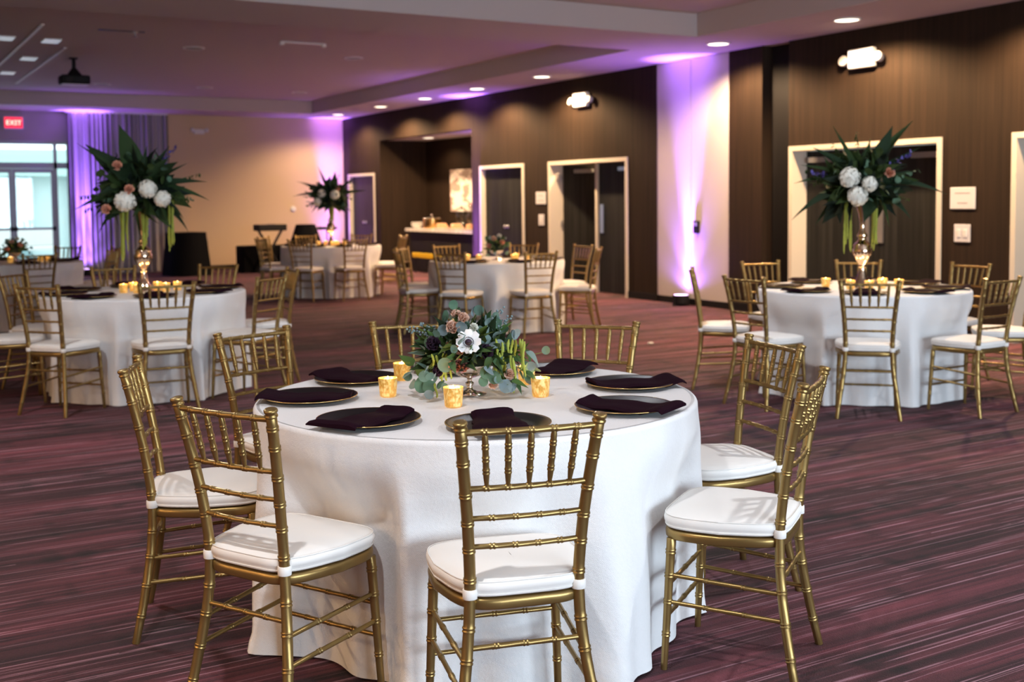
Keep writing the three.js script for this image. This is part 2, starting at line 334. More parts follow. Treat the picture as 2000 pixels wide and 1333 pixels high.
// back wall with glazed doors at the left
const DX0 = 1.98, DX1 = 3.90, TR = 2.23, WT = 2.70;
{
  const w = struct('wall_back');
  mesh('wall_panel', box(DX1, 5.84, 0, H, ZB - 0.2, ZB), M.wallLilac, w);
  mesh('wall_panel', box(5.84, XW + 0.1, 0, H, ZB - 0.2, ZB), M.wallBeige, w);
  mesh('wall_panel', box(5.84, 6.24, 0.1, H, ZB, ZB + 0.09), M.wallBeige, w);
  mesh('wall_panel', box(XL, DX1, WT, H, ZB - 0.2, ZB), M.wallLilac, w);
  mesh('wall_panel', box(XL, DX0 - 0.7, 0, WT, ZB - 0.2, ZB), M.wallLilac, w);
}
{
  const w = struct('window_1'); const z0 = ZB - 0.13, z1 = ZB - 0.05;
  const bar = (n, x0, x1, y0, y1) => mesh(n, box(x0, x1, y0, y1, z0, z1), M.alu, w);
  bar('head_rail', DX0 - 0.7, DX1, WT - 0.06, WT);
  bar('transom_rail', DX0 - 0.7, DX1, TR - 0.07, TR + 0.05);
  for (const x of [DX0 - 0.7, 1.98, 3.60, DX1 - 0.05]) bar('upright', x, x + 0.06, 0, WT - 0.06);
  for (const [a, b] of [[DX0 - 0.64, 1.98], [2.04, 3.60], [3.66, DX1 - 0.05]]) mesh('pane', box(a, b, TR + 0.05, WT - 0.06, ZB - 0.095, ZB - 0.089), M.glass, w);
  for (const [a, b] of [[DX0 - 0.64, 1.98], [3.66, DX1 - 0.05]]) mesh('pane', box(a, b, 0, TR - 0.07, ZB - 0.095, ZB - 0.089), M.glass, w);
  const d = struct('door_6');
  for (const [a, b] of [[2.045, 2.815], [2.825, 3.595]]) {
    const l = mesh('door_leaf_frame', [box(a, a + 0.055, 0.01, TR - 0.075, z0, z1), box(b - 0.055, b, 0.01, TR - 0.075, z0, z1), box(a + 0.055, b - 0.055, TR - 0.155, TR - 0.075, z0, z1), box(a + 0.055, b - 0.055, 0.01, 0.2, z0, z1)], M.alu, d);
    mesh('pane', box(a + 0.055, b - 0.055, 0.2, TR - 0.155, ZB - 0.095, ZB - 0.089), M.glass, l);
    mesh('push_bar', box(a + 0.03, b - 0.03, 0.94, 0.985, z1 + 0.03, z1 + 0.06), M.alu, l);
    mesh('bar_bracket', [box(a, a + 0.06, 0.925, 1.0, z1, z1 + 0.06), box(b - 0.06, b, 0.925, 1.0, z1, z1 + 0.06)], M.black, l);
  }
}
{ // unseen left and rear walls
  const l = struct('wall_left'); mesh('wall_panel', box(XL - 0.2, XL, 0, H, ZB - 0.2, ZF + 0.2), M.wallBeige, l);
  const f = struct('wall_front');
  let x = XL;
  for (const w of dayWindows) {
    mesh('wall_panel', box(x, w.x - w.w / 2, 0, H, ZF, ZF + 0.2), M.wallBeige, f);
    mesh('wall_panel', box(w.x - w.w / 2, w.x + w.w / 2, 0, w.y - w.h / 2, ZF, ZF + 0.2), M.wallBeige, f);
    mesh('wall_panel', box(w.x - w.w / 2, w.x + w.w / 2, w.y + w.h / 2, H, ZF, ZF + 0.2), M.wallBeige, f);
    x = w.x + w.w / 2;
  }
  mesh('wall_panel', box(x, XW + 0.2, 0, H, ZF, ZF + 0.2), M.wallBeige, f);
  M.blind = std({ color: lin(0.8, 0.85, 0.9), roughness: 0.9, emissive: DAY, emissiveIntensity: 3 });
  dayWindows.forEach((w, i) => {
    const g = struct('window_' + (i + 2));
    mesh('lit_window_blind', box(w.x - w.w / 2, w.x + w.w / 2, w.y - w.h / 2, w.y + w.h / 2, ZF + 0.02, ZF + 0.04), M.blind, g);
    mesh('window_frame', [box(w.x - w.w / 2 - 0.06, w.x - w.w / 2, w.y - w.h / 2, w.y + w.h / 2, ZF - 0.03, ZF), box(w.x + w.w / 2, w.x + w.w / 2 + 0.06, w.y - w.h / 2, w.y + w.h / 2, ZF - 0.03, ZF)], M.frame, g);
  });
}
{ // outside the glazed doors
  const p = struct('ground_outside'); mesh('paving', box(-12, 14, -0.2, -0.02, -44, ZB - 0.4), std({ color: lin(0.72, 0.76, 0.76), roughness: 0.9 }), p);
  const b = thing('outside_building', 'pale blurred building seen through the glass doors', 'building', [0, 0, -33]);
  const wallM = std({ color: lin(0.62, 0.72, 0.72), roughness: 0.9 }), dk = std({ color: lin(0.22, 0.34, 0.36), roughness: 0.5 });
  mesh('wall', box(-10, 13, 0, 2.2, -0.3, 0), wallM, b);
  mesh('fascia', box(-10, 13, 2.2, 2.9, -0.3, 0.5), std({ color: lin(0.42, 0.58, 0.54), roughness: 0.8 }), b);
  for (let i = 0; i < 8; i++) mesh('column', box(-4.2 + i * 1.35, -4.0 + i * 1.35 + 0.1, 0, 2.2, 0.1, 0.4), dk, b);
  const pl = thing('patio_bench', 'white patio bench beyond the glass doors', 'bench', [3.6, -0.02, -28.2]);
  mesh('seat', rbox(1.3, 0.08, 0.5, 0.02, 0, 0.45, 0), M.white, pl); mesh('backrest', rbox(1.3, 0.4, 0.06, 0.02, 0, 0.7, -0.24), M.white, pl);
  for (const s of [-1, 1]) mesh('leg', rbox(0.06, 0.42, 0.46, 0.015, s * 0.6, 0.21, 0), M.white, pl);
}

// ------------------------------------------------------------------ downlights
const lensGeo = new THREE.CylinderGeometry(0.125, 0.125, 0.008, 28), ringGeo = lathe([[0.125, 0], [0.15, 0], [0.15, -0.012], [0.128, -0.016], [0.125, -0.01], [0.125, 0]], 28);
function downlight(x, y, z, I, label, on = true, group, tint = WARM, pen = 0.3) {
  const t = thing('ceiling_downlight', label, 'light', [x, y, z], 0, group);
  mesh('trim_ring', ringGeo, M.trimRing, t);
  const l = mesh('light_lens', lensGeo, on ? M.lens : M.lensOff, t); l.position.y = -0.005;
  if (on && I) {
    const s = new THREE.SpotLight(tint, I, 0, 77 * D2R, pen, 2); s.position.set(x, y - 0.03, z); s.target.position.set(x, y - 3, z);
    s.castShadow = true; s.shadow.radius = 3; scene.add(s); scene.add(s.target);
  }
  return t;
}
[[-8.63, 'above the nearer wall exit sign'], [-10.67, 'beside the pale partition panels'], [-14.70, 'over the open double doors'], [-16.74, 'over the single dark door'], [-18.73, 'at the near end of the niche'], [-20.70, 'at the far end of the niche'], [-22.95, 'in the far corner']].forEach(([z, p]) => downlight(9.12, H, z, z < -22 ? DOWN_I * 0.5 : DOWN_I, 'round lit recessed downlight in the soffit ' + p));
downlight(9.12, H, -6.6, DOWN_I, 'round lit recessed downlight nearest the camera along the dark wall');
downlight(10.45, 2.3, -14.6, 34, 'round lit downlight inside the vestibule of the open doors');
downlight(10.25, 2.72, -20.9, 4, 'round lit downlight in the niche ceiling, farther one');
downlight(10.25, 2.72, -18.75, 4, 'round lit downlight in the niche ceiling, nearer one');
for (const [z, w] of [[-1.5, 'nearest'], [-4, 'middle'], [-6.5, 'farthest']]) downlight(-4.75, H, z, LEFT_I, w + ' round lit downlight of the left soffit', true, 'downlights of the left soffit');
[[0.2, -6.6, 'farther left'], [0.2, -2.0, 'nearer left'], [4.4, -6.6, 'middle far'], [4.4, -2.0, 'middle near'], [7.4, -4.3, 'right']].forEach(([x, z, p]) => downlight(x, HC, z, p === 'right' ? OVER_I * 0.45 : OVER_I, 'round lit downlight of the near coffer, ' + p + ' one', true, 'downlights of the near coffer', NEUTRAL, 0.8));
[[5.75, -21.0, 'third from left in the far row'], [7.64, -21.2, 'rightmost in the far row'], [3.97, -21.1, 'leftmost in the far row'], [4.16, -15.7, 'left of the long ceiling fixture'], [6.54, -15.8, 'right of the long ceiling fixture']].forEach(([x, z, p]) => downlight(x, HC, z, 0, 'unlit round recessed downlight, ' + p, false));

// small ceiling fixtures of the far coffer
M.panelGlow = std({ color: lin(0.8, 0.82, 0.85), roughness: 0.4, emissive: lin(0.8, 0.9, 1), emissiveIntensity: 0.3 });
[[1.80, -15.74, 'leftmost, nearest the beam'], [2.35, -15.76, 'right of the strip, nearest the beam'], [2.34, -17.8, 'middle one between the two strips'], [2.29, -19.85, 'farthest between the two strips']].forEach(([x, z, p]) => {
  const t = thing('ceiling_panel_light', 'small pale rectangular ceiling fixture, ' + p, 'light', [x, HC, z]);
  mesh('frame', rbox(0.22, 0.016, 0.36, 0.005, 0, -0.008, 0), M.trimRing, t); mesh('light_diffuser', box(-0.1, 0.1, -0.022, -0.016, -0.165, 0.165), M.panelGlow, t);
});
{
  const t = thing('ceiling_track', 'long thin pale fixture on the ceiling above the middle tables', 'light', [5.3, HC, -14.54]);
  mesh('rail', rbox(0.62, 0.025, 0.05, 0.006, 0, -0.0125, 0), M.trimRing, t);
  for (const s of [-1, 1]) mesh('end_cap', rbox(0.06, 0.05, 0.07, 0.01, s * 0.29, -0.03, 0), M.white, t);
  const v = thing('ceiling_vent', 'dark slot vent with round sprinkler on the ceiling near the beam', 'vent', [2.98, HC, -14.53]);
  mesh('slot', rbox(0.55, 0.012, 0.06, 0.004, 0, -0.006, 0), M.lensOff, v); mesh('sprinkler', lathe([[0, -0.07], [0.03, -0.07], [0.03, -0.06], [0.012, -0.05], [0.012, -0.02], [0.045, -0.01], [0.045, 0], [0, 0]], 16), M.steel, v).position.x = 0.16;
  const p = thing('ceiling_projector', 'black video projector hanging from the ceiling on a pole', 'projector', [2.91, HC, -17.53]);
  mesh('ceiling_plate', lathe([[0, -0.02], [0.06, -0.02], [0.06, 0], [0, 0]], 20), M.black, p);
  mesh('pole', new THREE.CylinderGeometry(0.028, 0.028, 0.16, 14).translate(0, -0.1, 0), M.black, p);
  mesh('bracket', new THREE.CylinderGeometry(0.04, 0.15, 0.12, 4).rotateY(PI / 4).translate(0, -0.21, 0), M.black, p);
  mesh('body', rbox(0.40, 0.13, 0.32, 0.03, 0, -0.32, 0), M.black, p);
  const ln = new THREE.CylinderGeometry(0.05, 0.05, 0.05, 20).rotateX(PI / 2).translate(-0.1, -0.325, 0.17); mesh('lens', ln, M.glass, p);
  mesh('underside_plate', box(-0.18, 0.18, -0.392, -0.386, -0.14, 0.14), M.white, p);
}

// ------------------------------------------------------------------ signs on walls
function lettered(text, w, h, fg, bg, font, px = 256) {
  const c = document.createElement('canvas'); c.width = px; c.height = Math.round(px * h / w); const x = c.getContext('2d');
  x.fillStyle = bg; x.fillRect(0, 0, c.width, c.height); x.fillStyle = fg; x.font = font; x.textAlign = 'center'; x.textBaseline = 'middle';
  text.forEach((t, i) => x.fillText(t, c.width / 2, c.height * (i + 0.5 + (text.length > 1 ? 0.15 : 0)) / (text.length + (text.length > 1 ? 0.3 : 0))));
  const t = new THREE.CanvasTexture(c); t.colorSpace = THREE.SRGBColorSpace; return t;
}
const exitTex = lettered(['EXIT'], 0.30, 0.19, '#ff5a5a', '#fff4f0', 'bold 104px sans-serif');
M.exitFace = std({ color: lin(0.8, 0.8, 0.8), roughness: 0.4, emissiveMap: exitTex, emissive: lin(1, 1, 1), emissiveIntensity: 1.6 });
const exitRed = lettered(['EXIT'], 0.30, 0.2, '#ffe9d0', '#ff2040', 'bold 104px sans-serif');
M.exitFaceRed = std({ color: lin(0.2, 0.02, 0.03), roughness: 0.4, emissiveMap: exitRed, emissive: lin(1, 1, 1), emissiveIntensity: 1.5 });
function wallExit(z, y, label) { // on the right wall, faces -x
  const t = thing('exit_sign', label, 'sign', [XW, y, z], -PI / 2);
  mesh('housing', rbox(0.36, 0.21, 0.07, 0.015, 0, 0, 0.055), M.white, t);
  const f = new THREE.PlaneGeometry(0.33, 0.18); f.translate(0, 0, 0.0915); mesh('sign_face', f, M.exitFace, t);
  mesh('canopy', rbox(0.16, 0.12, 0.03, 0.006, 0, 0, 0.012), M.white, t);
  for (const s of [-1, 1]) { const l = lathe([[0, 0], [0.045, 0], [0.058, 0.05], [0.058, 0.07], [0.05, 0.075], [0, 0.078]], 20); l.rotateX(PI / 2 - 0.25); l.translate(s * 0.245, -0.02, 0.03); const h = mesh('lamp_head', l, M.white, t); mesh('arm', rbox(0.08, 0.03, 0.03, 0.006, s * 0.195, -0.015, 0.045), M.white, h); }
}
wallExit(-8.96, 2.96, 'white lighted exit sign with two lamp heads above the nearer doors');
wallExit(-14.52, 2.95, 'white lighted exit sign with two lamp heads above the open doors');
{
  const t = thing('exit_sign', 'glowing red exit sign above the glass doors', 'sign', [2.87, 3.05, ZB]);
  mesh('housing', rbox(0.36, 0.24, 0.06, 0.012, 0, 0, 0.035), M.white, t); const f = new THREE.PlaneGeometry(0.33, 0.21); f.translate(0, 0, 0.066); mesh('sign_face', f, M.exitFaceRed, t);
}
M.signBlank = std({ color: lin(0.68, 0.66, 0.68), roughness: 0.5 });
function wallPlate(name, z, y, w, h, label, cat, face) {
  const t = thing(name, label, cat, [XW, y, z], -PI / 2);
  mesh('plate', rbox(w, h, 0.012, 0.004, 0, 0, 0.006), M.signBlank, t);
  return t;
}
{
  const lines = (t, w, ys) => { for (const [y, l] of ys) mesh('text_line', rbox(w * l, 0.008, 0.002, 0.0008, 0, y, 0.0125), std({ color: lin(0.22, 0.2, 0.22), roughness: 0.6 }), t); };
  let t = wallPlate('door_sign', -7.66, 1.415, 0.30, 0.22, 'larger pale sign plate beside the nearer right doors', 'sign'); lines(t, 0.3, [[0.05, 0.6], [-0.05, 0.4]]);
  t = wallPlate('wall_switch', -7.66, 1.06, 0.19, 0.18, 'smaller pale switch plate under the sign by nearer doors', 'switch'); for (const s of [-1, 1]) mesh('rocker', rbox(0.04, 0.08, 0.01, 0.003, s * 0.04, 0, 0.014), M.white, t);
  t = wallPlate('door_sign', -15.78, 1.465, 0.30, 0.20, 'pale sign plate left of the open doors', 'sign'); lines(t, 0.3, [[0.04, 0.5], [-0.04, 0.6]]);
  t = wallPlate('wall_switch', -15.77, 1.11, 0.16, 0.18, 'pale switch plate under the sign left of the open doors', 'switch'); mesh('rocker', rbox(0.05, 0.09, 0.01, 0.003, 0, 0, 0.014), M.white, t);
  t = thing('panel_lock', 'small dark lock box on the pale partition panel', 'lock', [XW + 0.01, 1.055, -11.85], -PI / 2); mesh('case', rbox(0.11, 0.17, 0.03, 0.008, 0, 0, 0.015), M.black, t); mesh('keypad', rbox(0.07, 0.05, 0.008, 0.002, 0, 0.04, 0.032), M.alu, t);
  t = thing('wall_thermostat', 'small round white thermostat on the beige wall', 'thermostat', [8.55, 1.29, ZB]); const g = lathe([[0, 0.03], [0.05, 0.03], [0.062, 0.02], [0.065, 0], [0, 0]], 24); g.rotateX(PI / 2); mesh('dial', g, M.white, t);
  t = thing('emergency_light', 'small pale emergency light high on the beige wall', 'light', [6.5, 2.95, ZB]); mesh('case', rbox(0.22, 0.1, 0.06, 0.01, 0, 0, 0.03), M.white, t); for (const s of [-1, 1]) { const l = lathe([[0, 0.05], [0.045, 0.05], [0.035, 0], [0, 0]], 16); l.rotateX(PI / 2); l.translate(s * 0.15, 0.03, 0.03); mesh('lamp_head', l, M.white, t); }
}

// ------------------------------------------------------------------ curtain
{
  const t = thing('curtain', 'tall pale pleated curtain beside the glass doors', 'curtain', [0, 0, 0]);
  const x0 = 3.86, x1 = 5.80, nx = 360, ny = 12, pos = [], idx = [], uv = []; const r = rng(3), ph = []; for (let i = 0; i < 30; i++) ph.push(r());
  for (let j = 0; j <= ny; j++) for (let i = 0; i <= nx; i++) {
    const s = i / nx, y = 0.03 + (H - 0.06) * j / ny; const k = s * 19; const w = Math.sin((k + 0.35 * Math.sin(k * 0.9 + 1)) * 2 * PI);
    const z = ZB + 0.16 + 0.055 * w * (0.75 + 0.3 * Math.sin(s * 31 + 2)) * (1 + 0.25 * (1 - j / ny) * Math.sin(s * 17));
    pos.push(x0 + (x1 - x0) * s, y, z); uv.push(s * 2, y);
    if (i < nx && j < ny) { const a = j * (nx + 1) + i, b = a + nx + 1; idx.push(a, a + 1, b, b, a + 1, b + 1); }
  }
  const g = new THREE.BufferGeometry(); g.setAttribute('position', new THREE.Float32BufferAttribute(pos, 3)); g.setAttribute('uv', new THREE.Float32BufferAttribute(uv, 2)); g.setIndex(idx); g.computeVertexNormals();
  mesh('drape', g, M.curtain, t);
  mesh('curtain_rail', box(x0 - 0.05, x1 + 0.02, H - 0.03, H, ZB + 0.1, ZB + 0.2), M.white, t);
}

// ------------------------------------------------------------------ purple uplights
const upCase = lathe([[0, 0.02], [0.10, 0.02], [0.108, 0.03], [0.112, 0.13], [0.108, 0.145], [0.10, 0.145], [0.097, 0.13], [0, 0.128]], 24);
M.upLens = std({ color: lin(0.9, 0.8, 1), emissive: lin(0.75, 0.45, 1), emissiveIntensity: 6 });
function uplight(x, z, dx, dz, label, I = UP_I) {
  const t = thing('floor_uplight', label, 'uplight', [x, 0, z]);
  mesh('housing', upCase, M.black, t);
  const l = mesh('light_lens', new THREE.CylinderGeometry(0.098, 0.098, 0.01, 24), M.upLens, t); l.position.y = 0.138;
  mesh('yoke', [rbox(0.02, 0.14, 0.04, 0.005, 0.12, 0.075, 0), rbox(0.02, 0.14, 0.04, 0.005, -0.12, 0.075, 0), rbox(0.26, 0.015, 0.05, 0.005, 0, 0.008, 0)], M.black, t);
  const s = new THREE.SpotLight(PURPLE, I, 0, 12 * D2R, 1, 2); s.position.set(x, 0.16, z); s.target.position.set(x + dx * 1.6, 3.3, z + dz * 1.6); s.castShadow = true; s.shadow.radius = 3; scene.add(s, s.target);
  const s3 = new THREE.SpotLight(PURPLE, I * 0.07, 0, 38 * D2R, 1, 2); s3.position.set(x, 0.16, z); s3.target.position.set(x, 3.3, z); s3.castShadow = true; s3.shadow.radius = 3; scene.add(s3, s3.target);
  const s2 = new THREE.SpotLight(PURPLE, I * 0.010, 0, 82 * D2R, 0.4, 2); s2.position.set(x, 0.16, z); s2.target.position.set(x, 3.3, z); s2.castShadow = true; s2.shadow.radius = 3; scene.add(s2, s2.target);
}
uplight(XW - 0.13, -12.02, 0.06, 0, 'purple floor uplight at the foot of the pale partition panels');
uplight(XW - 0.13, -18.02, 0.06, 0, 'purple floor uplight between the niche and the single door');
uplight(XW - 0.35, ZB + 0.25, 0.05, -0.1, 'purple floor uplight in the far corner of the room');
uplight(4.10, ZB + 0.36, 0.02, -0.1, 'purple floor uplight at the foot of the curtain');

// ------------------------------------------------------------------ niche furnishings and far end
{
  const t = thing('service_counter', 'service counter with pale marble top in the niche', 'counter', [0, 0, 0]);
  mesh('counter_body', box(9.96, 10.46, 0, 0.82, -21.25, -18.2), M.black, t);
  const tp = box(9.90, 10.52, 0.82, 0.88, -21.35, -18.18); mesh('counter_top', tp, std({ map: marbleTex, roughness: 0.2 }), t);
  mesh('toe_kick', box(10.0, 10.4, 0, 0.002, -21.2, -18.25), M.black, t);
  const y = thing('yellow_board', 'bright yellow board leaning low before the counter', 'board', [9.82, 0.30, -20.2], -PI / 2); mesh('panel', rbox(1.25, 0.10, 0.04, 0.01, 0, 0.05, 0), std({ color: lin(0.75, 0.48, 0.01), roughness: 0.5 }), y);
  for (const s of [-1, 1]) mesh('leg', rbox(0.03, 0.30, 0.03, 0.006, s * 0.5, -0.15, 0), M.black, y);
  const pt = thing('framed_painting', 'pale abstract canvas hanging on the niche back wall', 'painting', [10.85, 1.64, -20.5], -PI / 2); mesh('canvas', rbox(1.15, 0.86, 0.035, 0.005, 0, 0, 0.018), std({ map: paintingTex, roughness: 0.8 }), pt);
  const pot = thing('brass_pot', 'brass serving pot with lid on the niche counter', 'pot', [10.15, 0.88, -20.6]);
  mesh('pot_body', lathe([[0, 0], [0.17, 0], [0.18, 0.02], [0.18, 0.2], [0.175, 0.2], [0, 0.19]], 28), std({ color: lin(0.72, 0.42, 0.14), metalness: 1, roughness: 0.25 }), pot);
  mesh('lid', lathe([[0, 0.29], [0.02, 0.285], [0.02, 0.26], [0.1, 0.25], [0.19, 0.21], [0.19, 0.2], [0, 0.2]], 28), M.silver, pot);
  mesh('handle', rbox(0.06, 0.03, 0.10, 0.01, 0, 0.15, -0.22), M.silver, pot);
  for (const [z, s, p] of [[-19.75, 1, 'farther glass drink dispenser with silver lid on the counter'], [-19.25, 1.12, 'middle glass drink dispenser with silver lid on the counter'], [-18.8, 0.95, 'nearest glass drink dispenser with silver lid on the counter']]) {
    const d = thing('drink_dispenser', p, 'dispenser', [10.38, 0.88, z]);
    mesh('stand', lathe([[0, 0], [0.09, 0], [0.09, 0.01], [0.07, 0.06], [0.075, 0.09], [0, 0.09]].map(([a, b]) => [a * s, b * s]), 24), M.silver, d);
    mesh('jar', lathe([[0.07, 0.09], [0.11, 0.14], [0.115, 0.34], [0.08, 0.38], [0.078, 0.38], [0.11, 0.335], [0.105, 0.145], [0.066, 0.095]].map(([a, b]) => [a * s, b * s]), 24), M.glass, d);
    mesh('lid', lathe([[0, 0.45], [0.02, 0.445], [0.02, 0.42], [0.085, 0.40], [0.09, 0.38], [0, 0.38]].map(([a, b]) => [a * s, b * s]), 24), M.silver, d);
  }
  const r = rng(71);
  for (let i = 0; i < 3; i++) {
    const tr = thing('pastry_platter', ['pastry platter on the niche counter beside the brass pot', 'pastry platter on the niche counter between the dispensers', 'pastry platter at the near end of the niche counter'][i], 'platter', [10.07, 0.88, -20.0 + i * 0.62]);
    mesh('tray', lathe([[0, 0.01], [0.14, 0.012], [0.16, 0.03], [0.165, 0.026], [0.14, 0], [0, 0]], 28), M.silver, tr);
    for (let k = 0; k < 12; k++) { const g = new THREE.SphereGeometry(0.045, 10, 8); g.scale(1.2, 0.65, 1); const a = k * 2.4, q = 0.04 + 0.006 * k; g.translate(Math.cos(a) * q, 0.04 + (k < 5 ? 0.045 : 0), Math.sin(a) * q); mesh('pastry', g, std({ color: r() < 0.7 ? lin(0.62, 0.32, 0.16) : lin(0.7, 0.5, 0.34), roughness: 0.7 }), tr); }
  }
  for (const [z, l] of [[-21.2, 'stack of white bowls at the far end of the counter']]) { const b = thing('bowl_stack', l, 'bowls', [10.1, 0.88, z]); for (let k = 0; k < 4; k++) { const m = mesh('bowl', lathe([[0, 0.005], [0.05, 0], [0.055, 0.004], [0.12, 0.06], [0.116, 0.062], [0.05, 0.012], [0, 0.01]], 24), M.white, b); m.position.y = k * 0.02; } }
}
{ // black draped and musical things at the far wall
  const t = thing('draped_table', 'square table under a black floor-length cloth by the beige wall', 'table', [5.80, 0, -22.85]);
  const g = new THREE.CylinderGeometry(0.40, 0.50, 0.86, 4, 8, false); g.rotateY(PI / 4 + 0.3); g.translate(0, 0.43, 0); mesh('black_cloth', g, M.blackCloth, t);
  const kb = thing('keyboard', 'dark electronic keyboard on a stand by the beige wall', 'keyboard', [7.35, 0, -22.3], 0.1);
  mesh('keyboard_body', rbox(0.62, 0.13, 0.28, 0.02, 0, 0.93, 0), M.black, kb);
  for (const s of [-1, 1]) { const a = box(-0.02, 0.02, -0.5, 0.5, -0.02, 0.02); a.rotateZ(s * 0.55); a.translate(0, 0.44, s * 0.03); mesh('stand_leg', a, M.black, kb); }
  for (let i = 0; i < 3; i++) mesh('knob', new THREE.SphereGeometry(0.018, 10, 8).translate(-0.08 + i * 0.06, 1.0, 0.1), M.silver, kb);
  const sp = thing('covered_speaker', 'black cloth-covered floor speaker beside the keyboard', 'speaker', [8.1, 0, -22.3]);
  const g2 = new THREE.CylinderGeometry(0.20, 0.34, 0.42, 6); g2.translate(0, 0.77, 0); mesh('cover', g2, M.blackCloth, sp); mesh('cabinet', rbox(0.66, 0.58, 0.5, 0.03, 0, 0.29, 0), M.black, sp);
  const st = thing('music_stand', 'black music stand beside the covered speaker', 'stand', [8.6, 0, -22.4]);
  mesh('desk', rbox(0.36, 0.06, 0.24, 0.01, 0, 0.89, 0), M.black, st); mesh('pole', new THREE.CylinderGeometry(0.015, 0.015, 0.86, 10).translate(0, 0.43, 0), M.black, st); mesh('base', lathe([[0, 0.03], [0.16, 0.02], [0.17, 0], [0, 0]], 20), M.black, st);
  const lt = thing('low_black_table', 'long low table under black cloth behind the far flower table', 'table', [8.0, 0, -22.95]); mesh('black_cloth', rbox(2.2, 0.55, 0.5, 0.03, 0, 0.275, 0), M.blackCloth, lt);
}

// ------------------------------------------------------------------ chiavari chair
const chairProto = (() => {
  const o = new THREE.Group(); o.name = 'gold_chair'; o.userData = { label: '', category: 'chair' };
  const post = (s) => {
    const c = bez([V(s * 0.192, 0, -0.225), V(s * 0.172, 0.15, -0.195), V(s * 0.150, 0.32, -0.171), V(s * 0.1415, 0.46, -0.166), V(s * 0.1475, 0.62, -0.182), V(s * 0.160, 0.76, -0.206), V(s * 0.175, 0.905, -0.237)]);
    const L = 0.93; const rings = [0.10, 0.21, 0.315, 0.405, 0.545, 0.635, 0.715, 0.80, 0.895, 0.958].map((v) => v);
    const g1 = turned(c, L, (q) => 0.0128 + 0.0022 * smooth(0, 0.2, q), rings, 0.0021, 12, 14);
    const top = c(1), dir = top.clone().sub(c(0.97)).normalize();
    const f = lathe([[0.0148, -0.006], [0.0178, -0.003], [0.0178, 0.001], [0.0150, 0.003], [0.0155, 0.007], [0.0185, 0.011], [0.0185, 0.016], [0.0165, 0.0185], [0.012, 0.020], [0, 0.0205]], 14);
    f.applyQuaternion(new THREE.Quaternion().setFromUnitVectors(V(0, 1, 0), dir)); f.translate(top.x, top.y, top.z);
    mesh('back_post', [g1, f], M.gold, o);
    return c;
  };
  const PL = post(-1), PR = post(1);
  const atY = (c, y) => { let a = 0, b = 1; for (let i = 0; i < 30; i++) { const m = (a + b) / 2; c(m).y < y ? a = m : b = m; } return c(a); };
  const rail = (name, y, r, n, bow = 0.012) => {
    const a = atY(PL, y), b = atY(PR, y), m = a.clone().add(b).multiplyScalar(0.5); m.z -= bow;
    const q = new THREE.QuadraticBezierCurve3(a, m.clone().multiplyScalar(2).sub(a.clone().add(b).multiplyScalar(0.5)), b), L = a.distanceTo(b);
    const rings = []; for (let i = 1; i <= n; i++) rings.push(i / (n + 1));
    mesh(name, turned((s) => q.getPoint(s), L, () => r, rings, 0.0016, 8, 8, false), M.gold, o); return q;
  };
  const q1 = rail('top_rail', 0.893, 0.0088, 5), q2 = rail('back_rail', 0.742, 0.0078, 5); rail('back_rail', 0.661, 0.0074, 4); rail('back_rail', 0.584, 0.0074, 4);
  for (let i = 0; i < 5; i++) {
    const s = (i + 1) / 6, a = q2.getPoint(s), b = q1.getPoint(s), L = a.distanceTo(b);
    mesh('spindle', turned((t) => a.clone().lerp(b, t), L, (t) => 0.0042 + 0.0042 * Math.sin(Math.min(1, t / 0.3, (1 - t) / 0.12) * PI / 2), [0.3, 0.52, 0.74], 0.0014, 8, 10, false), M.gold, o);
  }
  // seat outline
  const outline = (k, n = 56) => { // k = inset in metres
    const pts = []; for (let i = 0; i < n; i++) { const a = i / n * 2 * PI, ca = Math.cos(a), sa = Math.sin(a), e = 0.42; let x = Math.sign(ca) * Math.abs(ca) ** e, z = Math.sign(sa) * Math.abs(sa) ** e; const w = z > 0 ? 0.200 : 0.200 + 0.042 * z; pts.push([x * (w - k), z * (0.190 - k) + 0.005]); } return pts; };
  const loft = (layers, cap) => {
    const n = 56, pos = [], idx = [], uv = [];
    for (const [k, y, dome] of layers) outline(k, n).forEach(([x, z]) => { pos.push(x, y, z); uv.push(x, z); });
    for (let j = 0; j < layers.length - 1; j++) for (let i = 0; i < n; i++) { const a = j * n + i, b = j * n + (i + 1) % n; idx.push(a, a + n, b, b, a + n, b + n); }
    const tc = pos.length / 3, bc = tc + 1; pos.push(0, layers[layers.length - 1][1], 0.005, 0, layers[0][1], 0.005); uv.push(0, 0, 0, 0);
    const t0 = (layers.length - 1) * n; for (let i = 0; i < n; i++) { idx.push(t0 + i, tc, t0 + (i + 1) % n); idx.push(i, (i + 1) % n, bc); }
    const g = new THREE.BufferGeometry(); g.setAttribute('position', new THREE.Float32BufferAttribute(pos, 3)); g.setAttribute('uv', new THREE.Float32BufferAttribute(uv, 2)); g.setIndex(idx); g.computeVertexNormals(); return g;
  };
  mesh('seat_frame', loft([[0.012, 0.412], [0.004, 0.414], [0.001, 0.418], [0.0, 0.432], [0.002, 0.441], [0.008, 0.444], [0.03, 0.445]]), M.gold, o);
  const cu = mesh('cushion', loft([[0.03, 0.446], [0.010, 0.447], [0.002, 0.450], [-0.001, 0.455], [0.002, 0.4565], [-0.003, 0.466], [-0.004, 0.476], [-0.001, 0.485], [0.003, 0.4885], [0.005, 0.4880], [0.012, 0.492], [0.03, 0.4975], [0.07, 0.502], [0.12, 0.504], [0.16, 0.5045]]), M.cushion, o);
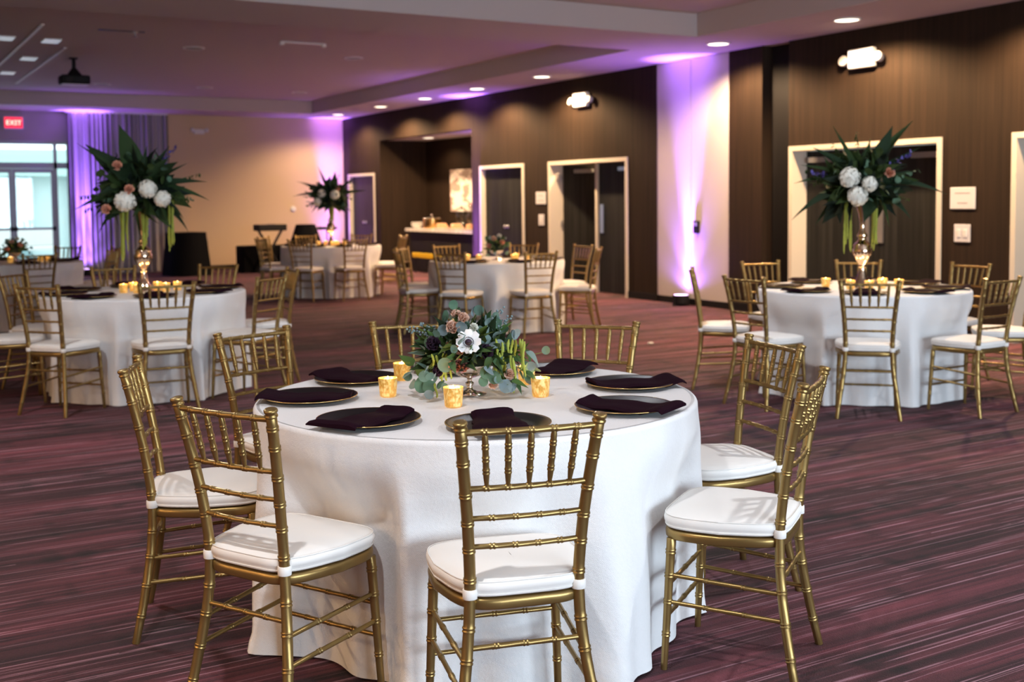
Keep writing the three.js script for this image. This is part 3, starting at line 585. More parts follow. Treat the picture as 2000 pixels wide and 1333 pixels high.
  for (const y of [0.4562, 0.4885]) { const pts = outline(0.0005, 56).map(([x, z]) => V(x, y, z)); pts.push(pts[0].clone()); mesh('piping', tube(pts, pts.map(() => 0.0018), 5, false), M.cushion, cu); }
  for (const [s, c] of [[-1, PL], [1, PR]]) {
    const p = atY(c, 0.458); const g = lathe([[0.0152, -0.013], [0.0185, -0.012], [0.019, 0], [0.0185, 0.012], [0.0152, 0.013]], 16); g.translate(p.x, p.y, p.z); const st = mesh('cushion_strap', g, M.strap, o);
    const fl = rbox(0.03, 0.018, 0.006, 0.002); fl.rotateX(-0.3); fl.translate(p.x - s * 0.022, p.y + 0.004, p.z + 0.006); mesh('strap_tab', fl, M.strap, st);
  }
  // front legs
  const fl = [-1, 1].map((s) => { const a = V(s * 0.188, 0, 0.178), b = V(s * 0.172, 0.415, 0.158); mesh('front_leg', turned((t) => a.clone().lerp(b, t), 0.415, (t) => 0.0105 + 0.0045 * t, [0.27, 0.52, 0.72, 0.90], 0.002, 12, 6), M.gold, o); return (y) => a.clone().lerp(b, y / 0.415); });
  const str = (a, b, n = 2) => { const L = a.distanceTo(b); const rings = n === 2 ? [0.33, 0.66] : [0.25, 0.5, 0.75]; mesh('stretcher', turned((t) => a.clone().lerp(b, t), L, () => 0.0072, rings, 0.0016, 8, 4, false), M.gold, o); };
  for (const [i, c] of [[0, PL], [1, PR]]) { str(fl[i](0.30), atY(c, 0.275), 2); str(fl[i](0.215), atY(c, 0.195), 2); }
  str(atY(PL, 0.315), atY(PR, 0.315), 3); str(fl[0](0.27), fl[1](0.27), 3); str(fl[0](0.17), fl[1](0.17), 3);
  o.scale.set(1.025, 0.986, 1.0);
  return o;
})();
const CHAIR_BACK = 0.235;

// ------------------------------------------------------------------ cloth, plates, napkins
const TR_ = 0.762, TH = 0.765;
function clothGeo(seed, bearings, reach) {
  const r = rng(seed), NA = 240, K = 19, cen = [], amp = [], wid = [];
  for (let k = 0; k < K; k++) { cen.push((k + 0.7 * (r() - 0.5)) / K * 2 * PI); amp.push(0.55 + 0.9 * r()); wid.push(0.065 + 0.06 * r()); }
  const fold = (th, v) => { let f = 0; for (let k = 0; k < K; k++) { let d = th - cen[k]; d = Math.atan2(Math.sin(d), Math.cos(d)); const w = wid[k] * (1.15 - 0.35 * v); f += amp[k] * Math.exp(-d * d / (2 * w * w)); } return f; };
  const rows = [];
  for (const q of [0, 0.15, 0.3, 0.45, 0.6, 0.72, 0.745]) rows.push(['t', q]);
  for (const a of [15, 35, 55, 75, 90]) rows.push(['e', a * D2R]);
  for (let j = 1; j <= 26; j++) rows.push(['s', j / 26]);
  const pos = [], uv = [], idx = []; const ER = 0.016; const ph = r() * 6;
  rows.forEach(([k, q]) => {
    for (let i = 0; i <= NA; i++) {
      const th = i / NA * 2 * PI; let rr, y;
      if (k === 't') { rr = q; y = TH + 0.0012 * Math.sin(q * 23 + 3 * th + ph) * smooth(0.1, 0.3, q); }
      else if (k === 'e') { rr = TR_ - ER + 0.005 + ER * Math.sin(q); y = TH - ER * (1 - Math.cos(q)); }
      else {
        const v = q; y = (TH - ER) * (1 - v) + 0.006; const A = 0.068 * smooth(0.02, 0.9, v) + 0.012 * smooth(0, 0.2, v);
        let push = 0; let inner = 0.70; for (let q = 0; q < bearings.length; q++) { const b = bearings[q]; let d = Math.atan2(Math.sin(th - (PI / 2 - b)), Math.cos(th - (PI / 2 - b))); const e = Math.exp(-((d / 0.35) ** 6)); if (e > push) { push = e; inner = Math.min(0.70, reach[q] - 0.465); } }
        rr = TR_ + 0.005 + 0.014 * v + A * (fold(th + 0.04 * Math.sin(v * 5 + ph), v) - 0.25) + 0.006 * v * Math.sin(th * 37 + 4 * v);
        rr += 0.022 * smooth(0.9, 1, v) * (0.5 + 0.5 * Math.sin(th * 23 + ph));
        rr -= push * (Math.max(0, rr - inner) - 0.034 * smooth(0, 0.8, v) * (fold(th, v) - 0.35)) * smooth(0.06, 0.36, v);
        rr = Math.max(rr, v < 0.06 ? TR_ + 0.003 : 0.63);
      }
      pos.push(rr * Math.cos(th), y, rr * Math.sin(th));
      if (k === 't') uv.push(rr * Math.cos(th), rr * Math.sin(th)); else uv.push(th * 0.8, y);
    }
  });
  const W = NA + 1; for (let j = 0; j < rows.length - 1; j++) for (let i = 0; i < NA; i++) { const a = j * W + i, b = a + W; idx.push(a, a + 1, b, b, a + 1, b + 1); }
  const g = new THREE.BufferGeometry(); g.setAttribute('position', new THREE.Float32BufferAttribute(pos, 3)); g.setAttribute('uv', new THREE.Float32BufferAttribute(uv, 2)); g.setIndex(idx); g.computeVertexNormals(); return g;
}
const plateGeo = lathe([[0, 0.004], [0.105, 0.004], [0.118, 0.007], [0.150, 0.016], [0.160, 0.0175], [0.160, 0.0150], [0.150, 0.0125], [0.12, 0.003], [0.105, 0.0005], [0, 0.0005]], 48);
const rimGeo = (() => { const g = new THREE.TorusGeometry(0.1605, 0.0016, 6, 64); g.rotateX(PI / 2); g.translate(0, 0.0165, 0); return g; })();
const plateProto = (() => { const o = new THREE.Group(); o.name = 'charger_plate'; o.userData = { category: 'plate' }; mesh('dish', plateGeo, M.plate, o); mesh('gold_rim', rimGeo, M.plateRim, o); return o; })();
// napkin: folded strip lying along +z (outward), over the plate and drooping past the rim
function napkinGeo(seed) {
  const r = rng(seed), L0 = -0.148 + 0.016 * (r() - 0.5), L1 = 0.178, n = 26, T = 0.011, sk = (r() - 0.5) * 0.05, pos = [], idx = [];
  const prof = (z) => { const a = Math.abs(z); let y = a < 0.105 ? 0.006 : a < 0.16 ? 0.006 + (a - 0.105) / 0.055 * 0.0145 : z > 0 ? 0.0205 - smooth(0.16, 0.20, z) * 0.0175 : 0.0205; return y + 0.002 * Math.sin(z * 40 + seed); };
  const mW = 9;
  for (const side of [0, 1]) for (let i = 0; i <= n; i++) { const z = L0 + (L1 - L0) * i / n; const w = 0.064 + 0.03 * (i / n) + 0.003 * Math.sin(i * 0.9 + seed);
    for (let j = 0; j <= mW; j++) { const s = j / mW * 2 - 1; const edge = 1 - Math.abs(s) ** 6; const x = s * w + sk * z * 3; pos.push(x, prof(z) + (side ? T * (0.35 + 0.65 * edge) + 0.003 * smooth(-0.3, 0.5, s) : 0), z); } }
  const W = mW + 1, N = (n + 1) * W;
  for (let i = 0; i < n; i++) for (let j = 0; j < mW; j++) { const a = i * W + j; idx.push(a, a + 1, a + W, a + 1, a + W + 1, a + W); const b = a + N; idx.push(b, b + W, b + 1, b + 1, b + W, b + W + 1); }
  for (let i = 0; i < n; i++) for (const j of [0, mW]) { const a = i * W + j, b = a + W; j ? idx.push(a, a + N, b, b, a + N, b + N) : idx.push(a, b, a + N, b, b + N, a + N); }
  for (let j = 0; j < mW; j++) for (const i of [0, n]) { const a = i * W + j, b = a + 1; i ? idx.push(a, b, a + N, b, b + N, a + N) : idx.push(a, a + N, b, b, a + N, b + N); }
  const g = new THREE.BufferGeometry(); g.setAttribute('position', new THREE.Float32BufferAttribute(pos, 3)); const uv = []; for (let i = 0; i < pos.length; i += 3) uv.push(pos[i] , pos[i + 2]); g.setAttribute('uv', new THREE.Float32BufferAttribute(uv, 2)); g.setIndex(idx);
  const h = g.toNonIndexed(); h.computeVertexNormals(); return h;
}
const napkinGeos = [1, 2, 3].map(napkinGeo);
const napkinProtos = napkinGeos.map((g) => { const m = mesh('folded_napkin', g, M.napkin); m.userData = { category: 'napkin' }; return m; });
// votive candle
const votiveProto = (() => {
  const o = new THREE.Group(); o.name = 'votive_candle'; o.userData = { category: 'candle' };
  mesh('gold_glass', lathe([[0, 0], [0.026, 0], [0.029, 0.004], [0.034, 0.066], [0.0325, 0.066], [0.0275, 0.006], [0, 0.005]], 24), M.votive, o);
  mesh('wax', lathe([[0, 0.05], [0.024, 0.049], [0.030, 0.051], [0.0265, 0.0065], [0, 0.0065]].map(([a, b]) => [Math.min(a, 0.0305), b]), 20), M.wax, o);
  mesh('candle_flame', lathe([[0, 0.050], [0.003, 0.053], [0.0045, 0.058], [0.003, 0.066], [0, 0.074]], 10), M.flame, o);
  return o;
})();
function candle(x, z, label, group, y = TH + 0.003) {
  copyOf(votiveProto, label, [x, y, z], x * 7, group);
  const l = new THREE.PointLight(lin(1, 0.58, 0.22), CANDLE_I, 0, 2); l.position.set(x, y + 0.058, z); l.castShadow = true; l.shadow.radius = 0.5; scene.add(l);
}

// ------------------------------------------------------------------ flowers
const roundLeaf = (cup) => { const n = 12, pos = [0, 0, 0], idx = [], uv = [0.5, 0.5]; for (let k = 1; k <= 2; k++) for (let i = 0; i < n; i++) { const a = i / n * 2 * PI, q = k / 2; const rx = q * (1 - 0.06 * Math.cos(a)), x = Math.sin(a) * rx * 0.94, z = 1 + Math.cos(a + PI) * rx; pos.push(x, cup * q * q * (0.6 + 0.4 * Math.cos(2 * a)) + 0.03 * Math.abs(x), z - 0); uv.push(0.5, 0.5); } pos[2] = 1;
  for (let i = 0; i < n; i++) { const j = (i + 1) % n; idx.push(0, 1 + i, 1 + j, 1 + i, 1 + n + i, 1 + j, 1 + j, 1 + n + i, 1 + n + j); }
  const g = new THREE.BufferGeometry(); g.setAttribute('position', new THREE.Float32BufferAttribute(pos, 3)); g.setAttribute('uv', new THREE.Float32BufferAttribute(uv, 2)); g.setIndex(idx); g.computeVertexNormals(); return g; };
const bladeLeaf = (bend, fold = 0.25, wmax = 0.5) => { const n = 10, pos = [], idx = [], uv = []; for (let i = 0; i <= n; i++) { const t = i / n, w = Math.sin(Math.min(1, t * 1.02) ** wmax * PI) * 0.5 + 0.012, z = t - 0.12 * bend * t * t, y = -bend * t * t * 0.55; for (const s of [-1, 0, 1]) { pos.push(s * w, y + (s ? fold * w : 0), z); uv.push(s, t); } }
  for (let i = 0; i < n; i++) for (let j = 0; j < 2; j++) { const a = i * 3 + j; idx.push(a, a + 3, a + 1, a + 1, a + 3, a + 4); }
  const g = new THREE.BufferGeometry(); g.setAttribute('position', new THREE.Float32BufferAttribute(pos, 3)); g.setAttribute('uv', new THREE.Float32BufferAttribute(uv, 2)); g.setIndex(idx); g.computeVertexNormals(); return g; };
const LEAF_R = [roundLeaf(0.25), roundLeaf(-0.2), roundLeaf(0.45)], LEAF_B = [bladeLeaf(0.1), bladeLeaf(0.5), bladeLeaf(1.0)], LEAF_BROAD = bladeLeaf(0.15, 0.2, 0.75);
// orient: local +z along dir, local y toward up-ish
function aim(m, at, dir, up, sx, sz, floorY) {
  if (floorY !== undefined) { const L = (m.name === 'eucalyptus_leaf' ? 2 : 1) * sz, lowest = at.y + Math.min(0, dir.clone().normalize().y * L) - sx * (m.name === 'eucalyptus_leaf' ? 0.8 : 0.4); if (lowest < floorY) at = at.clone().setY(at.y + floorY - lowest); }
  const z = dir.clone().normalize(); let x = up.clone().cross(z); if (x.lengthSq() < 1e-4) x = V(1, 0, 0).cross(z); x.normalize(); const y = z.clone().cross(x); m.quaternion.setFromRotationMatrix(new THREE.Matrix4().makeBasis(x, y, z)); m.position.copy(at); m.scale.set(sx, (sx + sz) / 2, sz); }
const petal = (w, l, cup) => { const g = new THREE.PlaneGeometry(1, 1, 4, 4); const p = g.attributes.position; for (let i = 0; i < p.count; i++) { const u = p.getX(i) * 2, t = p.getY(i) + 0.5; const ww = w * Math.sin(Math.min(1, 0.18 + t * 0.9) * PI * 0.86) ** 0.7; p.setXYZ(i, u * ww * 0.5, l * t, cup * (u * u * 0.3 * w - t * t * l * 0.5)); } g.computeVertexNormals(); return g; };
function roseGeo(seed, R) { const r = rng(seed), list = []; for (let k = 0; k < 20; k++) { const q = k / 19, g = petal(R * (0.7 + 0.75 * q), R * (1.15 - 0.05 * q), 0.35); g.rotateX(0.02 + q * 0.95 + 0.14 * (r() - 0.5)); g.translate(0, -R * 0.30 * q, 0.05 * R + 0.16 * R * q); g.rotateY(k * 2.4 + r() * 0.4); list.push(g); }
  return merge(list); } // opens along +y
const ROSE = [roseGeo(1, 0.024), roseGeo(2, 0.02), roseGeo(3, 0.035)];
function hydrangeaGeo(seed, R) { const r = rng(seed), list = [], core = new THREE.SphereGeometry(R * 0.74, 14, 10); list.push(core);
  for (let k = 0; k < 110; k++) { const y = 1 - 2 * (k + 0.5) / 110, a = k * 2.39996, s = Math.sqrt(1 - y * y), n = V(Math.cos(a) * s, y, Math.sin(a) * s), q = new THREE.Quaternion().setFromUnitVectors(V(0, 0, 1), n), ro = r() * 3;
    for (let j = 0; j < 4; j++) { const g = new THREE.PlaneGeometry(R * 0.25, R * 0.27, 1, 1); g.translate(0, R * 0.13, 0); g.rotateX(-0.6 + r() * 0.7); g.rotateZ(ro + j * PI / 2); g.applyQuaternion(q); const d = R * (0.74 + 0.32 * r()); g.translate(n.x * d, n.y * d, n.z * d); list.push(g); } }
  return merge(list); }
const HYD = [hydrangeaGeo(5, 0.075), hydrangeaGeo(6, 0.062)];
function strandGeo(seed, L, R0 = 0.0075) { const r = rng(seed), pts = [], rad = []; const n = 26; for (let i = 0; i <= n; i++) { const t = i / n; pts.push(V(0.004 * Math.sin(t * 5 + seed), -L * t, 0.004 * Math.cos(t * 4 + seed))); rad.push((R0 * (1 - 0.55 * t) * (0.75 + 0.5 * r())) * smooth(1.02, 0.95, t) * (0.25 + 0.75 * smooth(0, 0.15, t)) + 0.001); } return tube(pts, rad, 7); }
const STRAND = [strandGeo(1, 1), strandGeo(2, 1)];
function strandPart(o, at, L, k = 0, R0) { const g = strandGeo(k + 3, L, R0); const m = mesh('hanging_amaranth', g, M.amar, o); m.position.copy(at); return m; }
function randDir(r, ymin = -0.3) { for (;;) { const v = V(r() * 2 - 1, r() * 2 - 1, r() * 2 - 1), l = v.length(); if (l > 0.2 && l < 1 && v.y / l > ymin) return v.multiplyScalar(1 / l); } }
function roseAt(o, mat, at, dir, k, s = 1) { const m = mesh('rose', ROSE[k], mat, o); m.quaternion.setFromUnitVectors(V(0, 1, 0), dir.clone().normalize()); m.position.copy(at); m.scale.setScalar(s); return m; }
function anemoneAt(o, at, dir, s = 1) {
  const c = mesh('anemone_centre', new THREE.SphereGeometry(0.0105, 14, 10).scale(1, 0.6, 1), M.plum, o); c.quaternion.setFromUnitVectors(V(0, 1, 0), dir.clone().normalize()); c.position.copy(at); c.scale.setScalar(s);
  for (let k = 0; k < 8; k++) { const g = petal(0.030, 0.036, 0.2); g.rotateX(PI / 2 - 0.28 + 0.1 * (k % 2)); g.translate(0, -0.004 + 0.001 * (k % 2), 0.004); g.rotateY(k / 8 * 2 * PI); mesh('petal', g, M.petalW, c); }
  for (let k = 0; k < 1; k++) { const list = []; for (let j = 0; j < 20; j++) { const g = new THREE.SphereGeometry(0.0018, 6, 4); const a = j / 20 * 2 * PI; g.translate(Math.cos(a) * 0.015, 0.002, Math.sin(a) * 0.015); list.push(g); } mesh('stamens', list, M.plum, c); }
}
const compoteGeo = () => lathe([[0, 0], [0.058, 0], [0.060, 0.004], [0.03, 0.010], [0.012, 0.018], [0.009, 0.03], [0.015, 0.036], [0.015, 0.042], [0.008, 0.048], [0.010, 0.058], [0.04, 0.068], [0.068, 0.086], [0.078, 0.108], [0.075, 0.108], [0.064, 0.09], [0.036, 0.073], [0, 0.07]], 32);
function lowCentre(label, x, z, turn, seed, full, y = TH + 0.003) {
  const o = thing('flower_centrepiece', label, 'flowers', [x, y, z], turn), r = rng(seed);
  mesh('compote_vase', compoteGeo(), M.silver, o);
  const C = V(0, 0.125, 0);
  const fillerN = full ? 120 : 40;
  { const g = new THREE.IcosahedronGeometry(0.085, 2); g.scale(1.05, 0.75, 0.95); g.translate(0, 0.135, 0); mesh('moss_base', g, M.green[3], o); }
  for (let i = 0; i < fillerN; i++) { const d = randDir(r, -0.15); const at = C.clone().add(V(d.x * (full ? 0.11 : 0.08), d.y * 0.08, d.z * (full ? 0.10 : 0.08))); const m = mesh('green_leaf', LEAF_B[i % 3], i % 2 ? M.fresh[i % 3] : M.green[i % 4], o); aim(m, at, d.clone().add(V(0, 0.15, 0)).add(randDir(r, -1).multiplyScalar(0.4)), randDir(r, 0), 0.03 + 0.025 * r(), 0.07 + 0.06 * r(), 0.004); }
  const nE = full ? 120 : 34;
  for (let i = 0; i < nE; i++) {
    const d = randDir(r, -0.35), low = d.y < 0.15; const R = low ? 0.135 + 0.07 * r() : 0.10 + 0.07 * r();
    const at = C.clone().add(V(d.x * R * 1.1, d.y * R * (low ? 0.8 : 1.0) - (low ? 0.02 : 0), d.z * R));
    if (full && Math.abs(at.x) < 0.075 && at.z > 0.03 && at.y < 0.10) continue;
    const s = 0.013 + 0.011 * r(); const m = mesh('eucalyptus_leaf', LEAF_R[i % 3], M.euca[i % 4], o);
    const dir = d.clone().multiplyScalar(0.5).add(V(0, low ? -0.8 : 0.6 * r(), 0)).add(randDir(r, -1).multiplyScalar(0.5)); aim(m, at, dir, d.clone().add(randDir(r, -1).multiplyScalar(0.35)), s, s, 0.004);
  }
  if (full) {
    // placed sprays: [x, y, z, size, droop]
    for (const [px, py, pz, s0, dr] of [[0.255, 0.148, 0.02, 0.020, 0.2], [-0.155, 0.045, 0.09, 0.034, -0.8], [-0.135, 0.03, 0.10, 0.030, -0.6], [-0.125, 0.005, 0.13, 0.022, -0.1], [0.115, 0.04, 0.11, 0.030, -0.9], [0.135, 0.03, 0.10, 0.030, -0.9], [0.045, 0.085, 0.13, 0.022, -0.8], [0.075, 0.10, 0.125, 0.030, -0.3], [-0.075, 0.10, 0.13, 0.034, 0.6], [-0.14, 0.10, 0.11, 0.026, -0.3], [0.10, 0.19, 0.06, 0.026, 0.5], [0.09, 0.235, 0.02, 0.024, 0.7], [-0.05, 0.30, 0, 0.022, 1], [0.035, 0.28, 0.01, 0.024, 0.6], [-0.085, 0.215, 0.05, 0.026, 0.6], [0.2, 0.11, 0.03, 0.022, -0.2], [-0.2, 0.08, 0.04, 0.02, -0.2], [0.055, 0.12, 0.13, 0.028, -0.6]]) {
      const s = s0 * 0.82, m = mesh('eucalyptus_leaf', LEAF_R[0], M.euca[Math.floor(r() * 4)], o); aim(m, V(px, py, pz), V(px * 1.5 + (r() - 0.5) * 0.3, dr, 0.15), V(0.2 * (r() - 0.5), 0.3, 1), s, s, 0.004);
    }
    mesh('leaf_stem', tube([V(0.15, 0.13, 0.02), V(0.21, 0.138, 0.02), V(0.26, 0.148, 0.02)], [0.0018, 0.0014, 0.001], 5), M.stem, o);
    for (let k = 0; k < 56; k++) { const a = r() * 2 * PI, R = 0.12 + 0.075 * r(), at = V(Math.cos(a) * R * 1.1, 0.05 + 0.17 * r() * (1.25 - R * 3.2), Math.sin(a) * R * 0.85); if (Math.abs(at.x) < 0.08 && at.z > 0.03 && at.y < 0.11) continue; const m = mesh('green_leaf', LEAF_B[k % 3], k % 4 ? M.fresh[k % 3] : M.euca[k % 3], o); aim(m, at, V(at.x, 0.03 * (r() - 0.4), at.z).normalize().multiplyScalar(0.6).add(randDir(r, -1).multiplyScalar(0.7)), V(at.x * 2, 1, at.z * 2 + 0.3), 0.022 + 0.018 * r(), 0.045 + 0.03 * r(), 0.004); }
    anemoneAt(o, V(-0.002, 0.203, 0.142), V(0.0, 0.4, 1), 1.12);
    roseAt(o, M.mauve, V(-0.045, 0.125, 0.125), V(-0.1, 0.3, 1), 0, 1.15); roseAt(o, M.mauve, V(-0.022, 0.118, 0.125), V(0.15, 0.25, 1), 1, 1.1);
    roseAt(o, M.blush, V(-0.055, 0.245, 0.075), V(-0.2, 0.6, 1), 0, 1); roseAt(o, M.blush, V(-0.02, 0.275, 0.06), V(0.1, 0.8, 0.8), 1, 1); roseAt(o, M.blush, V(-0.045, 0.285, 0.03), V(-0.3, 1, 0.4), 1, 0.9);
    roseAt(o, M.peach, V(-0.03, 0.175, 0.125), V(-0.2, 0.3, 1), 1, 0.9); roseAt(o, M.blush, V(0.135, 0.085, 0.10), V(0.6, 0, 1), 1, 1); roseAt(o, M.blush, V(0.08, 0.055, 0.125), V(0.3, -0.3, 1), 1, 0.8); roseAt(o, M.cream, V(0.015, 0.245, 0.085), V(0.2, 0.5, 1), 1, 0.8);
    roseAt(o, M.plum, V(-0.12, 0.19, 0.075), V(-0.5, 0.5, 1), 0, 1.1); roseAt(o, M.plum, V(0.055, 0.165, 0.11), V(0.4, 0.3, 1), 0, 1.05); roseAt(o, M.plum, V(-0.105, 0.105, 0.115), V(-0.6, 0, 1), 1, 1);
    for (let k = 0; k < 26; k++) strandPart(o, V(0.085 + 0.105 * r(), 0.215 - 0.075 * r(), 0.02 + 0.085 * r()), 0.05 + 0.075 * r(), k, 0.0050);
    for (let k = 0; k < 14; k++) strandPart(o, V(-0.13 + 0.07 * r(), 0.165 - 0.03 * r(), 0.09 + 0.035 * r()), 0.05 + 0.03 * r(), k + 40, 0.0045);
    strandPart(o, V(-0.115, 0.06, 0.115), 0.05, 70, 0.004);
    // thin seeded sprays
    for (const [x1, y1] of [[-0.22, 0.235], [-0.17, 0.255], [0.11, 0.30], [0.15, 0.27]]) { const a = V(x1 * 0.4, 0.17, 0.02), b = V(x1, y1, 0.02), m = a.clone().lerp(b, 0.5).add(V(0, 0.02, 0)); const c = new THREE.QuadraticBezierCurve3(a, m, b); const st = mesh('seeded_spray', tube([0, 0.25, 0.5, 0.75, 1].map((t) => c.getPoint(t)), [0.0014, 0.0013, 0.0012, 0.001, 0.0008], 5), M.stem, o); const list = []; for (let k = 0; k < 22; k++) { const p = c.getPoint(0.3 + 0.7 * k / 21); const g = new THREE.IcosahedronGeometry(0.0042, 1); g.translate(p.x + (r() - 0.5) * 0.03, p.y + (r() - 0.3) * 0.02, p.z + (r() - 0.5) * 0.02); list.push(g); } mesh('seed_buds', list, M.euca[3], st); }
  } else {
    roseAt(o, M.blush, V(-0.03, 0.24, 0.08), V(-0.1, 0.6, 1), 0, 1.2); roseAt(o, M.peach, V(0.06, 0.2, 0.1), V(0.3, 0.5, 1), 0, 1.2); roseAt(o, M.cream, V(0.03, 0.27, 0.04), V(0.1, 1, 0.5), 0, 1.1); roseAt(o, M.mauve, V(-0.08, 0.16, 0.11), V(-0.4, 0.3, 1), 0, 1.2);
  }
  return o;
}
const tallVase = () => lathe([[0, 0], [0.072, 0], [0.074, 0.008], [0.062, 0.02], [0.034, 0.08], [0.022, 0.145], [0.029, 0.153], [0.029, 0.165], [0.022, 0.173], [0.044, 0.20], [0.068, 0.25], [0.072, 0.285], [0.060, 0.30], [0.067, 0.315], [0.052, 0.33], [0.032, 0.352], [0.027, 0.37], [0.040, 0.388], [0.026, 0.41], [0.018, 0.44], [0.018, 0.48], [0.03, 0.56], [0.05, 0.62], [0.046, 0.62], [0.02, 0.54], [0, 0.5]], 32);
function tallCentre(label, x, z, turn, seed, f) {
  const o = thing('tall_flower_arrangement', label, 'flowers', [x, TH + 0.003, z], turn), r = rng(seed);
  mesh('gold_vase', tallVase(), M.goldVase, o);
  const C = V(0, f.cy ?? 0.78, 0);
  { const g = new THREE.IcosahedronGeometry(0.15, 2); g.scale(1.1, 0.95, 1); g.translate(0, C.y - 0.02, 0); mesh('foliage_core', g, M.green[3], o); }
  for (let i = 0; i < 130; i++) { const d = randDir(r, -0.75); const q = 0.10 + 0.08 * r(); const at = C.clone().add(V(d.x * q * 1.2, d.y * q, d.z * q)); const m = mesh('green_leaf', LEAF_B[i % 3], M.green[i % 4], o); aim(m, at, d.clone().add(V(0, -0.15 + 0.3 * r(), 0)).add(randDir(r, -1).multiplyScalar(0.5)), randDir(r, -0.2), 0.06 + 0.06 * r(), (0.11 + 0.13 * r()) * (f.spread ?? 1)); }
  for (let i = 0; i < 40; i++) { const d = randDir(r, -0.6), q = 0.2 + 0.1 * r(), s = 0.02 + 0.015 * r(); const m = mesh('round_leaf', LEAF_R[i % 3], i % 3 ? M.green[2] : M.euca[2], o); aim(m, C.clone().add(V(d.x * q * 1.15, d.y * q, d.z * q)), d.clone().add(randDir(r, -1)), randDir(r, -1), s, s); }
  for (const [tx, ty, w, k, tz = 0.05] of f.blades) { const tip = V(tx, ty, tz), base = C.clone().add(V(tx * 0.12, (ty - C.y) * 0.1, 0.02)); const d = tip.clone().sub(base); const m = mesh('long_leaf', k === 3 ? LEAF_BROAD : LEAF_B[k], M.bladeG[Math.floor(r() * 2)], o); const droop = k === 2 ? V(0, 0.38 * d.length(), 0) : V(0, 0.06 * d.length(), 0); aim(m, base, d.clone().add(droop), k === 3 ? V(0.3, 0, 1) : V(0, 1, 0.8), w, d.length() * (k === 2 ? 1.15 : 1.02)); }
  for (const [hx, hy, hz, k, s = 1] of f.hyd) { const m = mesh('hydrangea_bloom', HYD[k], M.cream, o); m.position.set(hx, hy, hz); m.scale.setScalar(s); m.rotation.set(r() * 3, r() * 3, 0); }
  for (const [px, py, pz] of f.peach) roseAt(o, M.peach, V(px, py, pz), V(px * 2, 0.3, 1), 2, 1.05);
  for (const [px, y0, L, pz] of f.strands) for (let k = 0; k < 8; k++) strandPart(o, V(px + (r() - 0.5) * 0.06, y0 + 0.14 - 0.04 * r(), pz - 0.02 + (r() - 0.5) * 0.05), 0.14 + L * (0.5 + 0.5 * r()), k + 60);
  for (const [bx, by] of f.blue || []) { const a = C.clone(), b = V(bx, by, 0.08); const list = []; for (let k = 0; k < 26; k++) { const p = a.clone().lerp(b, 0.55 + 0.45 * k / 25); const g = petal(0.025, 0.025, 0.3); g.rotateX(r() * 3); g.rotateY(r() * 6); g.translate(p.x + (r() - 0.5) * 0.03, p.y + (r() - 0.5) * 0.03, p.z); list.push(g); } mesh('blue_delphinium', list, M.blue, o); }
  // wiry sprigs with small leaves
  for (let k = 0; k < 18; k++) { const d = randDir(r, -0.35), L = 0.30 + 0.18 * r(); const a = C.clone(), b = C.clone().add(V(d.x * L, d.y * L * 0.9, d.z * L * 0.7)); const st = mesh('sprig_stem', tube([0, 0.5, 1].map((t) => a.clone().lerp(b, t)), [0.003, 0.0022, 0.001], 5), M.stem, o); const list = []; for (let j = 0; j < 18; j++) { const p = a.clone().lerp(b, 0.4 + 0.6 * j / 17); const g = LEAF_R[0].clone(); g.scale(0.010, 0.011, 0.016); g.rotateX(r() * 3); g.rotateY(r() * 6); g.translate(p.x, p.y, p.z); list.push(g); } mesh('sprig_leaves', list, k % 3 ? M.green[2] : M.euca[2], st); }
  return o;
}

// ------------------------------------------------------------------ tables set for guests
const POS = ['on the camera side', 'at front left', 'at left', 'at back left', 'on the far side', 'at back right', 'at right', 'at front right'];
const chairSpots = [];
function roundTable(key, cx, cz, bearings, phrase, o = {}) {
  const B = bearings.map((b) => b === null ? null : b * D2R);
  const t = thing('round_table', 'round folding table hidden under the white cloth, ' + phrase, 'table', [cx, 0, cz]);
  mesh('tabletop', lathe([[0, TH - 0.03], [TR_ - 0.012, TH - 0.03], [TR_ - 0.006, TH - 0.022], [TR_ - 0.008, TH - 0.004], [0, TH - 0.004]], 48), M.white, t);
  for (let k = 0; k < 4; k++) { const a = k * PI / 2 + 0.4; mesh('leg', new THREE.CylinderGeometry(0.016, 0.016, TH - 0.03, 10).translate(Math.cos(a) * 0.42, (TH - 0.03) / 2, Math.sin(a) * 0.42), M.black, t); }
  tagMesh('tablecloth', clothGeo(o.seed, B.filter((b) => b !== null), B.map((b, i) => (o.rad && o.rad[i]) || 1.17)), M.cloth, 'white floor-length tablecloth on the ' + phrase, 'tablecloth', [cx, 0.0015, cz]);
  const r = rng(o.seed + 100);
  B.forEach((b, i) => {
    if (b === null) return;
    const rad = (o.rad && o.rad[i]) || 1.17, turn = ((o.twist && o.twist[i]) || (r() - 0.5) * 6) * D2R, R = rad - CHAIR_BACK;
    copyOf(chairProto, 'gold spindle-back chair with white cushion ' + POS[i] + ' of the ' + phrase, [cx + R * Math.sin(b), 0, cz + R * Math.cos(b)], b + PI + turn, 'gold chairs around the ' + phrase);
    const pb = o.plates ? o.plates[i] * D2R : b + (r() - 0.5) * 0.06, px = cx + 0.575 * Math.sin(pb), pz = cz + 0.575 * Math.cos(pb);
    copyOf(plateProto, 'dark charger plate with gold rim ' + POS[i] + ' of the ' + phrase, [px, TH + 0.0025, pz], pb, 'charger plates on the ' + phrase);
    const np = napkinProtos[i % 3].clone(); np.name = numbered('folded_napkin'); np.userData = { label: 'dark plum napkin on the plate ' + POS[i] + ' of the ' + phrase, category: 'napkin', group: 'napkins on the ' + phrase };
    np.position.set(px, TH + 0.0028, pz); np.rotation.y = pb + (r() - 0.5) * 0.16; scene.add(np);
  });
}
